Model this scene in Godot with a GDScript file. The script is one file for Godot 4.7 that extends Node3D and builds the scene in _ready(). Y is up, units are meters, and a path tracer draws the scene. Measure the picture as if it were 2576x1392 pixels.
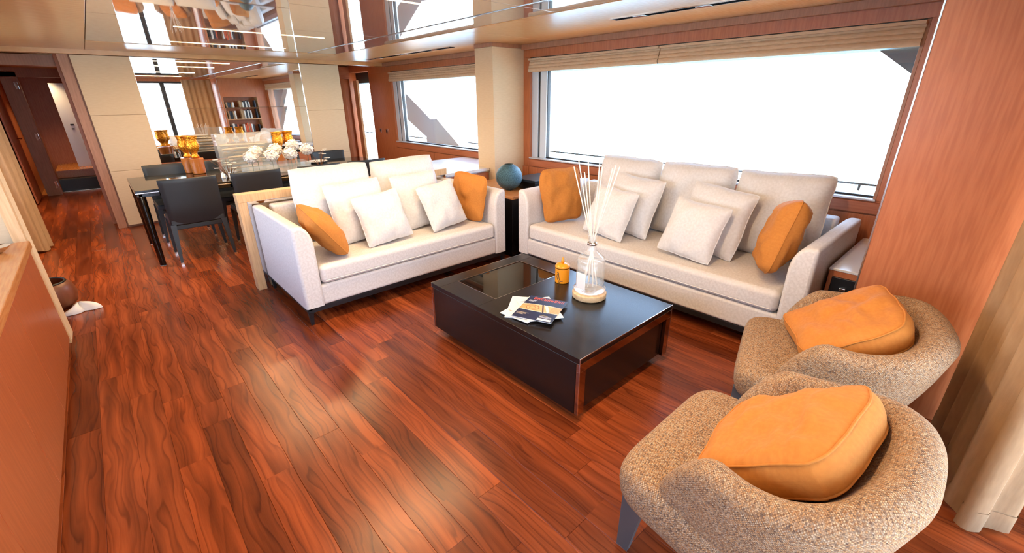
extends Node3D
# Yacht saloon: -z is forward, +x is starboard, metres.

var used := {}
var M := {}
var rng := RandomNumberGenerator.new()

# ------------------------------------------------------------------ node helpers
func numbered(called: String) -> String:
	if not used.has(called):
		used[called] = 0
		return called
	used[called] += 1
	return "%s_%03d" % [called, used[called]]

func mi(called: String, mesh: Mesh, mat: Material, parent: Node = null, at := Vector3.ZERO) -> MeshInstance3D:
	var o := MeshInstance3D.new()
	o.mesh = mesh
	o.material_override = mat
	o.cast_shadow = GeometryInstance3D.SHADOW_CASTING_SETTING_ON
	if parent == null:
		o.name = numbered(called)
		add_child(o, true)
	else:
		o.name = called
		parent.add_child(o, true)
	o.position = at
	return o

func tag(o: Node, label: String, category: String, group := "") -> Node:
	o.set_meta("label", label)
	o.set_meta("category", category)
	if group != "":
		o.set_meta("group", group)
	return o

func thing(called: String, label: String, category: String, at := Vector3.ZERO, turn := 0.0, group := "") -> Node3D:
	var o := Node3D.new()
	o.name = numbered(called)
	add_child(o, true)
	o.position = at
	o.rotation.y = deg_to_rad(turn)
	tag(o, label, category, group)
	return o

func struct(called: String, mesh: Mesh, mat: Material, label := "") -> MeshInstance3D:
	var o := mi(called, mesh, mat)
	o.set_meta("kind", "structure")
	if label != "":
		o.set_meta("label", label)
	return o

# ------------------------------------------------------------------ mesh helpers
func new_st() -> SurfaceTool:
	var st := SurfaceTool.new()
	st.begin(Mesh.PRIMITIVE_TRIANGLES)
	return st

func quad(st: SurfaceTool, a: Vector3, b: Vector3, c: Vector3, d: Vector3) -> void:
	# a b c d run clockwise as seen from outside
	for p in [a, b, c, a, c, d]:
		st.add_vertex(p)

# rounded box between two corners
func add_box(st: SurfaceTool, a: Vector3, b: Vector3, r := 0.003, k := 1) -> void:
	var c := (a + b) * 0.5
	var h := (b - a).abs() * 0.5
	r = minf(r, minf(h.x, minf(h.y, h.z)) * 0.98)
	for f in 6:
		var ax := f / 2
		var sg := 1.0 if f % 2 == 0 else -1.0
		var u := (ax + 1) % 3
		var v := (ax + 2) % 3
		var su := []
		var sv := []
		for i in k + 1:
			su.append(-h[u] + r * i / float(k))
			sv.append(-h[v] + r * i / float(k))
		for i in k + 1:
			su.append(h[u] - r + r * i / float(k))
			sv.append(h[v] - r + r * i / float(k))
		var n := su.size()
		var P := []
		var N := []
		for i in n:
			for j in n:
				var q := Vector3.ZERO
				q[ax] = h[ax] * sg
				q[u] = su[i]
				q[v] = sv[j]
				var inner := q.clamp(-(h - Vector3(r, r, r)), h - Vector3(r, r, r))
				var nn := (q - inner)
				nn = nn.normalized()
				P.append(c + inner + nn * r)
				N.append(nn)
		for i in n - 1:
			for j in n - 1:
				var o := [i * n + j, (i + 1) * n + j, (i + 1) * n + j + 1, i * n + j + 1]
				var idx := [o[0], o[3], o[2], o[0], o[2], o[1]] if sg > 0 else [o[0], o[1], o[2], o[0], o[2], o[3]]
				for m in idx:
					st.set_normal(N[m])
					st.add_vertex(P[m])

func boxm(a: Vector3, b: Vector3, r := 0.003, k := 1) -> ArrayMesh:
	var st := new_st()
	add_box(st, a, b, r, k)
	return st.commit()

func boxes(list: Array, r := 0.003, k := 1) -> ArrayMesh:
	var st := new_st()
	for p in list:
		add_box(st, p[0], p[1], r, k)
	return st.commit()

# grid of points (rows of equal length) -> smooth surface
func add_grid(st: SurfaceTool, g: Array, close_u := false, close_v := false, flip := false) -> void:
	var nu := g.size()
	var nv: int = g[0].size()
	var N := []
	for i in nu:
		var row := []
		for j in nv:
			var i0 := i - 1
			var i1 := i + 1
			var j0 := j - 1
			var j1 := j + 1
			if close_u:
				i0 = (i0 + nu) % nu
				i1 = i1 % nu
			else:
				i0 = maxi(i0, 0)
				i1 = mini(i1, nu - 1)
			if close_v:
				j0 = (j0 + nv) % nv
				j1 = j1 % nv
			else:
				j0 = maxi(j0, 0)
				j1 = mini(j1, nv - 1)
			var du: Vector3 = g[i1][j] - g[i0][j]
			var dv: Vector3 = g[i][j1] - g[i][j0]
			var n := du.cross(dv)
			n = n.normalized() if n.length() > 1e-12 else Vector3.UP
			row.append(-n if flip else n)
		N.append(row)
	var eu := nu if close_u else nu - 1
	var ev := nv if close_v else nv - 1
	for i in eu:
		for j in ev:
			var i1 := (i + 1) % nu
			var j1 := (j + 1) % nv
			var q := [[i, j], [i, j1], [i1, j1], [i, j], [i1, j1], [i1, j]]
			if flip:
				q = [[i, j], [i1, j], [i1, j1], [i, j], [i1, j1], [i, j1]]
			for m in q:
				st.set_uv(Vector2(m[1] / float(nv), m[0] / float(nu)))
				st.set_normal(N[m[0]][m[1]])
				st.add_vertex(g[m[0]][m[1]])

# flat polygon closing a ring
func add_cap(st: SurfaceTool, ring: Array, n: Vector3) -> void:
	var c := Vector3.ZERO
	for p in ring:
		c += p
	c /= ring.size()
	for i in ring.size():
		var a: Vector3 = ring[i]
		var b: Vector3 = ring[(i + 1) % ring.size()]
		if (b - c).cross(a - c).dot(n) < 0:
			var w := a
			a = b
			b = w
		st.set_normal(n)
		for p in [c, a, b]:
			st.add_vertex(p)

func add_lathe(st: SurfaceTool, prof: Array, at := Vector3.ZERO, seg := 24, relief := 0) -> void:
	# prof: Vector2(radius, y) from bottom to top; relief 1 dimples, 2 ribs
	var dimple := FastNoiseLite.new()
	dimple.seed = 8
	dimple.frequency = 1.0
	var g := []
	for p in prof:
		var row := []
		for s in seg:
			var a := TAU * s / seg
			var r: float = p.x
			if relief == 1 and r > 0.05:
				r += dimple.get_noise_3d(cos(a) * 9.0, p.y * 60.0, sin(a) * 9.0) * 0.003
			elif relief == 2 and r > 0.03:
				r *= 1.0 + 0.05 * sin(a * 8.0 + p.y * 60.0)
			row.append(at + Vector3(cos(a) * r, p.y, sin(a) * r))
		g.append(row)
	add_grid(st, g, false, true)

func lathe(prof: Array, at := Vector3.ZERO, seg := 24, relief := 0) -> ArrayMesh:
	var st := new_st()
	add_lathe(st, prof, at, seg, relief)
	return st.commit()

func add_tube(st: SurfaceTool, pts: Array, radii: Array, seg := 10) -> void:
	var g := []
	var n := pts.size()
	for i in n:
		var d: Vector3 = (pts[mini(i + 1, n - 1)] - pts[maxi(i - 1, 0)]).normalized()
		var up := Vector3.UP if absf(d.y) < 0.9 else Vector3.RIGHT
		var s := d.cross(up).normalized()
		var t := s.cross(d).normalized()
		var row := []
		for j in seg:
			var a := TAU * j / seg
			row.append(pts[i] + (s * cos(a) + t * sin(a)) * radii[mini(i, radii.size() - 1)])
		g.append(row)
	# caps
	var c0 := []
	var c1 := []
	for j in seg:
		c0.append(pts[0])
		c1.append(pts[n - 1])
	g.push_front(c0)
	g.append(c1)
	add_grid(st, g, false, true, true)

func tube(pts: Array, radii: Array, seg := 10) -> ArrayMesh:
	var st := new_st()
	add_tube(st, pts, radii, seg)
	return st.commit()

# polygon (Vector2 list, counter-clockwise in x,y) extruded along z from z0 to z1
func add_prism(st: SurfaceTool, poly: PackedVector2Array, z0: float, z1: float, xf := Transform3D.IDENTITY) -> void:
	if Geometry2D.is_polygon_clockwise(poly):
		poly = poly.duplicate()
		poly.reverse()
	var tri := Geometry2D.triangulate_polygon(poly)
	for t in range(0, tri.size(), 3):
		var a := poly[tri[t]]
		var b := poly[tri[t + 1]]
		var c := poly[tri[t + 2]]
		if (b - a).cross(c - a) < 0:
			var w := b
			b = c
			c = w
		st.set_normal(xf.basis * Vector3(0, 0, 1))
		for p in [a, c, b]:
			st.add_vertex(xf * Vector3(p.x, p.y, z1))
		st.set_normal(xf.basis * Vector3(0, 0, -1))
		for p in [a, b, c]:
			st.add_vertex(xf * Vector3(p.x, p.y, z0))
	for i in poly.size():
		var a := poly[i]
		var b := poly[(i + 1) % poly.size()]
		var n := Vector3(b.y - a.y, a.x - b.x, 0).normalized()
		st.set_normal(xf.basis * n)
		var q := [Vector3(a.x, a.y, z0), Vector3(a.x, a.y, z1), Vector3(b.x, b.y, z1), Vector3(b.x, b.y, z0)]
		for m in [0, 1, 2, 0, 2, 3]:
			st.add_vertex(xf * q[m])

func prism(poly: PackedVector2Array, z0: float, z1: float, xf := Transform3D.IDENTITY) -> ArrayMesh:
	var st := new_st()
	add_prism(st, poly, z0, z1, xf)
	return st.commit()

# tapered leg: bottom rect centred at a (half sizes ha), top rect centred at b (half hb)
func add_taper(st: SurfaceTool, a: Vector3, ha: Vector2, b: Vector3, hb: Vector2) -> void:
	var A := []
	var B := []
	for s in [[-1, -1], [1, -1], [1, 1], [-1, 1]]:
		A.append(a + Vector3(s[0] * ha.x, 0, s[1] * ha.y))
		B.append(b + Vector3(s[0] * hb.x, 0, s[1] * hb.y))
	for i in 4:
		var j := (i + 1) % 4
		var n: Vector3 = (B[i] - A[i]).cross(A[j] - A[i]).normalized()
		if n.dot((A[i] + A[j]) * 0.5 - a) < 0:
			n = -n
		st.set_normal(n)
		quad(st, A[i], A[j], B[j], B[i])
	st.set_normal(Vector3.UP)
	quad(st, B[0], B[1], B[2], B[3])
	st.set_normal(Vector3.DOWN)
	quad(st, A[3], A[2], A[1], A[0])

func taper(a: Vector3, ha: Vector2, b: Vector3, hb: Vector2) -> ArrayMesh:
	var st := new_st()
	add_taper(st, a, ha, b, hb)
	return st.commit()

# soft pillow in the x-y plane, thickness along z
func pillow(w: float, h: float, t: float, sd: int, p := 2.6, pinch := 0.07, wr := 0.008, n := 22, corner := 0.05) -> ArrayMesh:
	var no := FastNoiseLite.new()
	no.seed = sd
	no.frequency = 1.0
	no.fractal_octaves = 2
	var st := new_st()
	for side in [1.0, -1.0]:
		var g := []
		for i in n + 1:
			var row := []
			for j in n + 1:
				var u := sin((j / float(n) - 0.5) * PI) * 0.5 + (j / float(n) - 0.5)
				var v := sin((i / float(n) - 0.5) * PI) * 0.5 + (i / float(n) - 0.5)
				var f := pow(maxf(0.0, 1.0 - pow(absf(u), p)), 0.62) * pow(maxf(0.0, 1.0 - pow(absf(v), p)), 0.62)
				var cr := 1.0 - corner * pow(absf(u * v), 4.0)
				var x := w * 0.5 * u * cr * (1.0 - pinch * (1.0 - v * v) * u * u)
				var y := h * 0.5 * v * cr * (1.0 - pinch * (1.0 - u * u) * v * v)
				var e := minf(1.0, (1.0 - maxf(absf(u), absf(v))) * 4.0)
				var z: float = side * (t * 0.5 * f + 0.004) + no.get_noise_3d(u * 1.3, v * 1.3, side * 3.0) * wr * 2.0 * e
				z += no.get_noise_3d(u * 2.6 + 9.0, v * 1.2, 5.0) * wr * e
				y += no.get_noise_3d(u * 0.9, v * 0.9, 20.0) * wr * 1.2
				x += no.get_noise_3d(u * 0.9, v * 0.9, 40.0) * wr * 1.2
				row.append(Vector3(x, y, z))
			g.append(row)
		add_grid(st, g, false, false, side < 0)
		# welt closing the edge
		if side > 0:
			var loop := []
			for j in n + 1:
				loop.append(g[0][j])
			for i in range(1, n + 1):
				loop.append(g[i][n])
			for j in range(n - 1, -1, -1):
				loop.append(g[n][j])
			for i in range(n - 1, 0, -1):
				loop.append(g[i][0])
			var ring := []
			for q in loop:
				var c: Vector3 = q - Vector3(0, 0, 0.004)
				var o := Vector3(c.x, c.y, 0).normalized()
				var row := []
				for m in 6:
					var a := TAU * m / 6.0
					row.append(c + o * cos(a) * 0.005 + Vector3(0, 0, sin(a) * 0.005))
				ring.append(row)
			add_grid(st, ring, true, true)
	return st.commit()

# place a flat thing: face normal n, up hint
func facing(o: Node3D, at: Vector3, n: Vector3, up := Vector3.UP, roll := 0.0) -> void:
	var z := n.normalized()
	var x := up.cross(z).normalized()
	var y := z.cross(x)
	o.transform = Transform3D(Basis(x, y, z) * Basis(Vector3(0, 0, 1), deg_to_rad(roll)), at)

# ------------------------------------------------------------------ materials
func mat(c: Color, rough := 0.5, metal := 0.0) -> StandardMaterial3D:
	var m := StandardMaterial3D.new()
	m.albedo_color = c
	m.roughness = rough
	m.metallic = metal
	return m

func noise_tex(sd: int, freq: float, c0: Color, c1: Color, size := 512, oct := 4, contrast := 1.0) -> ImageTexture:
	var no := FastNoiseLite.new()
	no.seed = sd
	no.frequency = freq
	no.fractal_octaves = oct
	var im := no.get_seamless_image(size, size, false, false, 0.15)
	im.convert(Image.FORMAT_L8)
	var d := im.get_data()
	var out := PackedByteArray()
	out.resize(d.size() * 3)
	var lut := PackedByteArray()
	for v in 256:
		var t := clampf((v / 255.0 - 0.5) * contrast + 0.5, 0.0, 1.0)
		var c := c0.lerp(c1, t)
		lut.append(int(c.r * 255))
		lut.append(int(c.g * 255))
		lut.append(int(c.b * 255))
	for i in d.size():
		var v := d[i] * 3
		out[i * 3] = lut[v]
		out[i * 3 + 1] = lut[v + 1]
		out[i * 3 + 2] = lut[v + 2]
	return ImageTexture.create_from_image(Image.create_from_data(size, size, false, Image.FORMAT_RGB8, out))

func tri(m: StandardMaterial3D, tex: Texture2D, sc: Vector3) -> StandardMaterial3D:
	m.albedo_texture = tex
	m.uv1_triplanar = true
	m.uv1_world_triplanar = true
	m.uv1_scale = sc
	return m

func wood(sd: int, c0: Color, c1: Color, sc: Vector3, rough := 0.35) -> StandardMaterial3D:
	var m := mat(Color.WHITE, rough)
	return tri(m, noise_tex(sd, 0.02, c0, c1, 512, 5, 2.0), sc)

func weave_bump(sd: int) -> ImageTexture:
	var r := RandomNumberGenerator.new()
	r.seed = sd
	var n := 256
	var d := PackedByteArray()
	d.resize(n * n)
	var a := []
	var b := []
	for i in n:
		a.append(r.randf())
		b.append(r.randf())
	for y in n:
		for x in n:
			var s: float = sin(x * PI / 2.0) * 0.25 + sin(y * PI / 2.0) * 0.25 + (a[x] + b[y] - 1.0) * 0.35
			d[y * n + x] = int(clampf(0.5 + s * 0.5 + (r.randf() - 0.5) * 0.25, 0, 1) * 255)
	return ImageTexture.create_from_image(Image.create_from_data(n, n, false, Image.FORMAT_L8, d))

func tweed_tex() -> ImageTexture:
	var r := RandomNumberGenerator.new()
	r.seed = 77
	var n := 512
	var th := 4
	var k := n / th
	var cols := [Color(0.74, 0.56, 0.38), Color(0.84, 0.74, 0.60), Color(0.60, 0.42, 0.26), Color(0.34, 0.25, 0.20), Color(0.76, 0.52, 0.30), Color(0.72, 0.64, 0.56)]
	var im := Image.create(n, n, false, Image.FORMAT_RGB8)
	for j in k:
		for i in k:
			var c: Color = cols[r.randi() % 6]
			if (i + j) % 2 == 0:
				c = c.lerp(cols[1], 0.35)
			else:
				c = c.lerp(cols[3], 0.42)
			for y in th:
				for x in th:
					var e := 0.72 if (x == 0 or y == 0) else 1.0
					var g := e * (0.92 + 0.16 * r.randf())
					im.set_pixel(i * th + x, j * th + y, Color(c.r * g, c.g * g, c.b * g))
	return ImageTexture.create_from_image(im)

func plank_tex(sd: int) -> ImageTexture:
	var no := FastNoiseLite.new()
	no.seed = sd
	no.frequency = 1.0
	no.fractal_octaves = 2
	var fine := FastNoiseLite.new()
	fine.seed = sd + 50
	fine.frequency = 1.0
	fine.fractal_octaves = 2
	var r := RandomNumberGenerator.new()
	r.seed = sd * 13 + 1
	var W := 128
	var H := 1024
	var d := PackedByteArray()
	d.resize(W * H * 3)
	var u0 := r.randf_range(0.25, 0.75)
	var slope := r.randf_range(0.16, 0.34)
	var v0 := r.randf_range(0.2, 1.6)
	var rings := r.randf_range(9.0, 13.0)
	var dark := Color(0.33, 0.135, 0.062)
	var lite := Color(0.63, 0.315, 0.16)
	var k := 0
	for y in H:
		var v := y / 512.0
		var drift := no.get_noise_2d(v * 1.6, 3.0) * 0.32
		var dd := (v - v0) * slope + no.get_noise_2d(v * 1.5, 30.0) * 0.13
		for x in W:
			var u := x / float(W)
			var uu := u - u0 + drift + no.get_noise_2d(v * 2.2, u * 1.6 + 60.0) * 0.12
			var rr := sqrt(uu * uu * 0.55 + dd * dd * 0.45) * rings + no.get_noise_2d(v * 2.0, u * 3.0) * 0.35
			var s: float = rr - floorf(rr)
			var amp := 0.55 + 0.45 * sin(floorf(rr) * 2.7 + sd)
			var line := s * s * (1.0 - smoothstep(0.78, 1.0, s)) * amp * 1.35
			var fib := fine.get_noise_2d(v * 7.0, u * 50.0)
			var tone := no.get_noise_2d(v * 1.2 + 80.0, u * 1.6)
			var t := clampf(0.72 - line * 0.50 + fib * 0.09 + tone * 0.46, 0.0, 1.0)
			d[k] = int((dark.r + (lite.r - dark.r) * t) * 255)
			d[k + 1] = int((dark.g + (lite.g - dark.g) * t) * 255)
			d[k + 2] = int((dark.b + (lite.b - dark.b) * t) * 255)
			k += 3
	return ImageTexture.create_from_image(Image.create_from_data(W, H, false, Image.FORMAT_RGB8, d))

func bump(m: StandardMaterial3D, tex: Texture2D, depth: float) -> StandardMaterial3D:
	m.heightmap_enabled = true
	m.heightmap_texture = tex
	m.heightmap_scale = depth
	return m

func build_materials() -> void:
	# veneers
	M.cherry = wood(3, Color(0.67, 0.385, 0.23), Color(0.72, 0.435, 0.27), Vector3(5.0, 0.35, 5.0), 0.36)
	M.cherry_h = wood(4, Color(0.65, 0.37, 0.23), Color(0.70, 0.42, 0.275), Vector3(0.35, 5.0, 0.35), 0.36)
	M.brown = wood(5, Color(0.62, 0.43, 0.31), Color(0.67, 0.47, 0.35), Vector3(4.0, 0.35, 4.0), 0.4)
	M.dark_brown = wood(6, Color(0.42, 0.23, 0.14), Color(0.47, 0.27, 0.17), Vector3(4.0, 0.3, 4.0), 0.4)
	M.oak = wood(7, Color(0.78, 0.62, 0.44), Color(0.83, 0.68, 0.50), Vector3(6.0, 0.4, 6.0), 0.42)
	M.oak_h = wood(8, Color(0.70, 0.52, 0.35), Color(0.76, 0.58, 0.41), Vector3(0.4, 6.0, 6.0), 0.42)
	M.ceiling_wood = wood(9, Color(0.79, 0.58, 0.37), Color(0.82, 0.62, 0.41), Vector3(0.5, 0.5, 6.0), 0.25)
	M.cabinet = wood(12, Color(0.61, 0.31, 0.16), Color(0.66, 0.355, 0.195), Vector3(5.0, 0.35, 5.0), 0.34)
	M.counter = wood(10, Color(0.68, 0.43, 0.23), Color(0.74, 0.50, 0.29), Vector3(6.0, 6.0, 0.4), 0.25)
	M.wenge = wood(11, Color(0.055, 0.042, 0.038), Color(0.085, 0.066, 0.06), Vector3(9.0, 9.0, 0.6), 0.25)
	# fabrics
	var wb := weave_bump(5)
	M.linen = bump(tri(mat(Color(1, 1, 1), 0.9), noise_tex(21, 0.03, Color(0.80, 0.775, 0.755), Color(0.86, 0.84, 0.825), 256, 3, 1.4), Vector3(6, 6, 6)), wb, 0.035)
	M.linen.uv1_world_triplanar = false
	M.pillow_white = bump(tri(mat(Color(1, 1, 1), 0.9), noise_tex(22, 0.03, Color(0.80, 0.785, 0.77), Color(0.85, 0.84, 0.83), 256, 3, 1.4), Vector3(6, 6, 6)), wb, 0.03)
	M.pillow_white.uv1_world_triplanar = false
	M.ochre = bump(tri(mat(Color(1, 1, 1), 0.85), noise_tex(23, 0.05, Color(0.71, 0.44, 0.16), Color(0.75, 0.48, 0.19), 256, 4, 1.8), Vector3(4, 4, 4)), wb, 0.04)
	M.ochre.uv1_world_triplanar = false
	M.tweed = tri(mat(Color(1, 1, 1), 0.95), tweed_tex(), Vector3(2.2, 2.2, 2.2))
	M.tweed.uv1_world_triplanar = false
	bump(M.tweed, wb, 0.12)
	M.curtain = bump(tri(mat(Color(1, 1, 1), 0.9), noise_tex(24, 0.03, Color(0.64, 0.51, 0.38), Color(0.69, 0.56, 0.42), 256, 4, 1.6), Vector3(8, 1.2, 8)), wb, 0.03)
	M.curtain.backlight_enabled = true
	M.curtain.backlight = Color(0.35, 0.28, 0.2)
	M.blind = tri(mat(Color(1, 1, 1), 0.9), noise_tex(25, 0.03, Color(0.74, 0.64, 0.52), Color(0.80, 0.70, 0.58), 256, 4, 1.6), Vector3(2, 9, 2))
	M.panel_fabric = tri(mat(Color(1, 1, 1), 0.8), noise_tex(26, 0.03, Color(0.80, 0.695, 0.555), Color(0.82, 0.72, 0.58), 256, 3, 1.4), Vector3(1.5, 9, 1.5))
	M.leather = mat(Color(0.12, 0.14, 0.155), 0.40)
	M.leather_dark = mat(Color(0.05, 0.052, 0.056), 0.4)
	# metals, glass, lacquer
	M.steel = mat(Color(0.72, 0.74, 0.76), 0.22, 1.0)
	M.chrome = mat(Color(0.86, 0.86, 0.86), 0.08, 1.0)
	M.bronze = mat(Color(0.66, 0.58, 0.52), 0.10, 1.0)
	M.gunmetal = mat(Color(0.20, 0.20, 0.21), 0.4, 0.7)
	M.leg_grey = mat(Color(0.34, 0.34, 0.35), 0.45, 0.3)
	M.black = mat(Color(0.02, 0.02, 0.022), 0.4)
	M.matt_black = mat(Color(0.02, 0.02, 0.022), 1.0)
	M.matt_black.metallic_specular = 0.1
	M.black_gloss = mat(Color(0.018, 0.018, 0.02), 0.06)
	M.mirror = mat(Color(0.90, 0.90, 0.89), 0.01, 1.0)
	M.lacquer = mat(Color(0.84, 0.80, 0.76), 0.02, 0.78)
	M.white_gloss = mat(Color(0.86, 0.87, 0.88), 0.12)
	M.white_metal = mat(Color(0.80, 0.82, 0.85), 0.35, 0.3)
	M.frame_metal = mat(Color(0.80, 0.84, 0.88), 0.30, 0.25)
	M.gelcoat = mat(Color(0.82, 0.83, 0.84), 0.35)
	M.gelcoat_grey = mat(Color(0.50, 0.54, 0.57), 0.5)
	M.navy_paint = mat(Color(0.08, 0.10, 0.13), 0.5)
	M.deck = mat(Color(0.62, 0.56, 0.48), 0.7)
	M.gold = bump(tri(mat(Color(1, 1, 1), 0.36, 0.9), noise_tex(31, 0.06, Color(0.85, 0.50, 0.10), Color(0.98, 0.70, 0.25), 128, 3, 2.0), Vector3(6, 6, 6)), noise_tex(32, 0.08, Color.BLACK, Color.WHITE, 128, 2, 2.0), 0.3)
	M.amber = mat(Color(0.68, 0.40, 0.17), 0.15)
	M.teal = bump(tri(mat(Color(1, 1, 1), 0.28, 0.35), noise_tex(33, 0.09, Color(0.10, 0.22, 0.28), Color(0.40, 0.58, 0.64), 256, 3, 2.4), Vector3(5, 7, 5)), noise_tex(34, 0.10, Color.BLACK, Color.WHITE, 256, 2, 2.4), 0.35)
	M.yellow = mat(Color(0.90, 0.58, 0.12), 0.25)
	M.ink = mat(Color(0.05, 0.05, 0.05), 0.4)
	M.paper = mat(Color(0.88, 0.88, 0.87), 0.45)
	M.stone = tri(mat(Color(1, 1, 1), 0.45), noise_tex(35, 0.03, Color(0.72, 0.60, 0.44), Color(0.86, 0.77, 0.62), 128, 4, 1.6), Vector3(6, 6, 6))
	M.reed = mat(Color(0.90, 0.87, 0.82), 0.6)
	M.petal = mat(Color(0.88, 0.86, 0.84), 0.7)
	M.petal.backlight_enabled = true
	M.petal.backlight = Color(0.4, 0.38, 0.36)
	M.twig = mat(Color(0.42, 0.26, 0.13), 0.8)
	M.drift = mat(Color(0.62, 0.55, 0.46), 0.8)
	M.leaf = mat(Color(0.30, 0.34, 0.22), 0.6)
	var g := mat(Color(0.93, 0.97, 0.97, 0.10), 0.02)
	g.transparency = BaseMaterial3D.TRANSPARENCY_ALPHA
	M.glass = g
	var pane := mat(Color(0.90, 0.95, 0.97, 0.05), 0.01)
	pane.transparency = BaseMaterial3D.TRANSPARENCY_ALPHA
	M.pane = pane
	var tg := mat(Color(0.04, 0.045, 0.05, 0.45), 0.02)
	tg.transparency = BaseMaterial3D.TRANSPARENCY_ALPHA
	M.smoked = tg
	var led := mat(Color(1, 0.95, 0.85), 0.5)
	led.emission_enabled = true
	led.emission = Color(1.0, 0.86, 0.66)
	led.emission_energy_multiplier = 1.6
	M.led = led
	var bulb := led.duplicate()
	bulb.emission_energy_multiplier = 4.0
	M.bulb = bulb
	M.sea = bump(tri(mat(Color(0.35, 0.52, 0.60), 0.12), noise_tex(41, 0.02, Color(0.9, 0.95, 1.0), Color(1, 1, 1), 256, 3), Vector3(0.05, 0.05, 0.05)), noise_tex(42, 0.03, Color.BLACK, Color.WHITE, 256, 4), 8.0)

# ------------------------------------------------------------------ main
func _ready() -> void:
	rng.seed = 11
	# camera
	var cam := Camera3D.new()
	cam.name = "camera"
	cam.position = Vector3(0, 1.53, 0)
	cam.basis = Basis.from_euler(Vector3(deg_to_rad(-22.28), deg_to_rad(-42.15), deg_to_rad(-0.57)), EULER_ORDER_YXZ)
	cam.fov = rad_to_deg(2.0 * atan(696.0 / 1097.0))
	cam.near = 0.02
	cam.current = true
	add_child(cam)
	# sky and exposure
	var sky_mat := ProceduralSkyMaterial.new()
	sky_mat.sky_top_color = Color(0.62, 0.78, 0.96)
	sky_mat.sky_horizon_color = Color(0.93, 0.96, 1.0)
	sky_mat.ground_horizon_color = Color(0.80, 0.87, 0.92)
	sky_mat.ground_bottom_color = Color(0.45, 0.55, 0.60)
	sky_mat.energy_multiplier = 4.0
	var sky := Sky.new()
	sky.sky_material = sky_mat
	var env := Environment.new()
	env.background_mode = Environment.BG_SKY
	env.sky = sky
	env.tonemap_mode = Environment.TONE_MAPPER_LINEAR
	env.tonemap_exposure = 3.2
	env.sdfgi_enabled = true
	env.ssao_enabled = true
	env.ssil_enabled = true
	var we := WorldEnvironment.new()
	we.name = "environment"
	we.environment = env
	add_child(we)

	# high sun that lights the decks, the bulwarks and the sea
	var sun := DirectionalLight3D.new()
	sun.name = "sun"
	sun.light_color = Color(1.0, 0.96, 0.90)
	sun.light_energy = 9.0
	sun.light_angular_distance = 0.6
	sun.shadow_enabled = true
	sun.rotation_degrees = Vector3(-68, 20, 0)
	add_child(sun)

	build_materials()
	print("materials done")
	build_floor()
	build_shell()
	build_windows()
	build_exterior()
	build_forward()
	build_port_side()
	build_aft_side()
	print("shell done")
	build_sofas()
	build_corner()
	build_coffee_table()
	build_armchairs()
	build_dining()
	print("all done")

func build_floor() -> void:
	var fl := struct("floor", boxm(Vector3(-1.3, -0.25, -13.2), Vector3(4.05, -0.014, 0.7), 0.002), M.dark_brown, "red brown hardwood plank floor")
	fl.material_override = M.counter
	var texs := []
	for i in 6:
		texs.append(plank_tex(100 + i * 7))
	var tints := [Color(1, 1, 1), Color(0.80, 0.77, 0.76), Color(1.0, 0.97, 0.92), Color(0.90, 0.88, 0.88)]
	var mats := []
	for t in texs:
		for c in tints:
			var m := mat(c, 0.27)
			m.metallic_specular = 0.4
			m.albedo_texture = t
			mats.append(m)
	var r := RandomNumberGenerator.new()
	r.seed = 4
	var pw := 0.127
	var x0 := 0.14 - pw * 10.0
	for s in 41:
		var xa := x0 + s * pw
		var xb := minf(xa + pw, 3.9)
		xa = maxf(xa, -1.08)
		if xb - xa < 0.02:
			continue
		var z := 0.55
		var zend := -7.55
		if xb < 0.05:
			zend = -11.4
		elif xa > 3.05:
			zend = -9.0
		z += r.randf_range(0.0, 1.2)
		while z > zend:
			var z2 := z - r.randf_range(1.35, 2.1)
			if z2 < zend + 0.4:
				z2 = zend
			var za := minf(z, 0.55)
			plank(fl, xa + 0.0003, xb - 0.0003, z2 + 0.0003, za - 0.0003, mats[r.randi() % mats.size()], r)
			z = z2

func plank_face(st: SurfaceTool, n: Vector3, l: Array, xa: float, za: float, off: float, mirror_u: bool) -> void:
	for i in [0, 1, 2, 0, 2, 3]:
		var p: Vector3 = l[i]
		var u := (p.x - xa) / 0.127
		st.set_normal(n)
		st.set_uv(Vector2(1.0 - u if mirror_u else u, (p.z - za) / 2.1 + off))
		st.add_vertex(p)

func plank(parent: Node, xa: float, xb: float, za: float, zb: float, m: Material, r: RandomNumberGenerator) -> void:
	var st := new_st()
	var b := 0.0009
	var y0 := -0.014
	var P := [Vector3(xa + b, 0, za + b), Vector3(xb - b, 0, za + b), Vector3(xb - b, 0, zb - b), Vector3(xa + b, 0, zb - b)]
	var Q := [Vector3(xa, -b, za), Vector3(xb, -b, za), Vector3(xb, -b, zb), Vector3(xa, -b, zb)]
	var B := [Vector3(xa, y0, za), Vector3(xb, y0, za), Vector3(xb, y0, zb), Vector3(xa, y0, zb)]
	var off := r.randf()
	var mirror_u := r.randi() % 2 == 0
	plank_face(st, Vector3.UP, [P[0], P[1], P[2], P[3]], xa, za, off, mirror_u)
	var ns := [Vector3(0, 0.7, -0.7), Vector3(0.7, 0.7, 0), Vector3(0, 0.7, 0.7), Vector3(-0.7, 0.7, 0)]
	for i in 4:
		var j := (i + 1) % 4
		plank_face(st, ns[i], [Q[i], Q[j], P[j], P[i]], xa, za, off, mirror_u)
		var nn: Vector3 = ns[i]
		nn.y = 0
		plank_face(st, nn.normalized(), [B[i], B[j], Q[j], Q[i]], xa, za, off, mirror_u)
	mi("plank", st.commit(), m, parent)

func V(x: float, y: float, z: float) -> Vector3:
	return Vector3(x, y, z)

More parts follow.
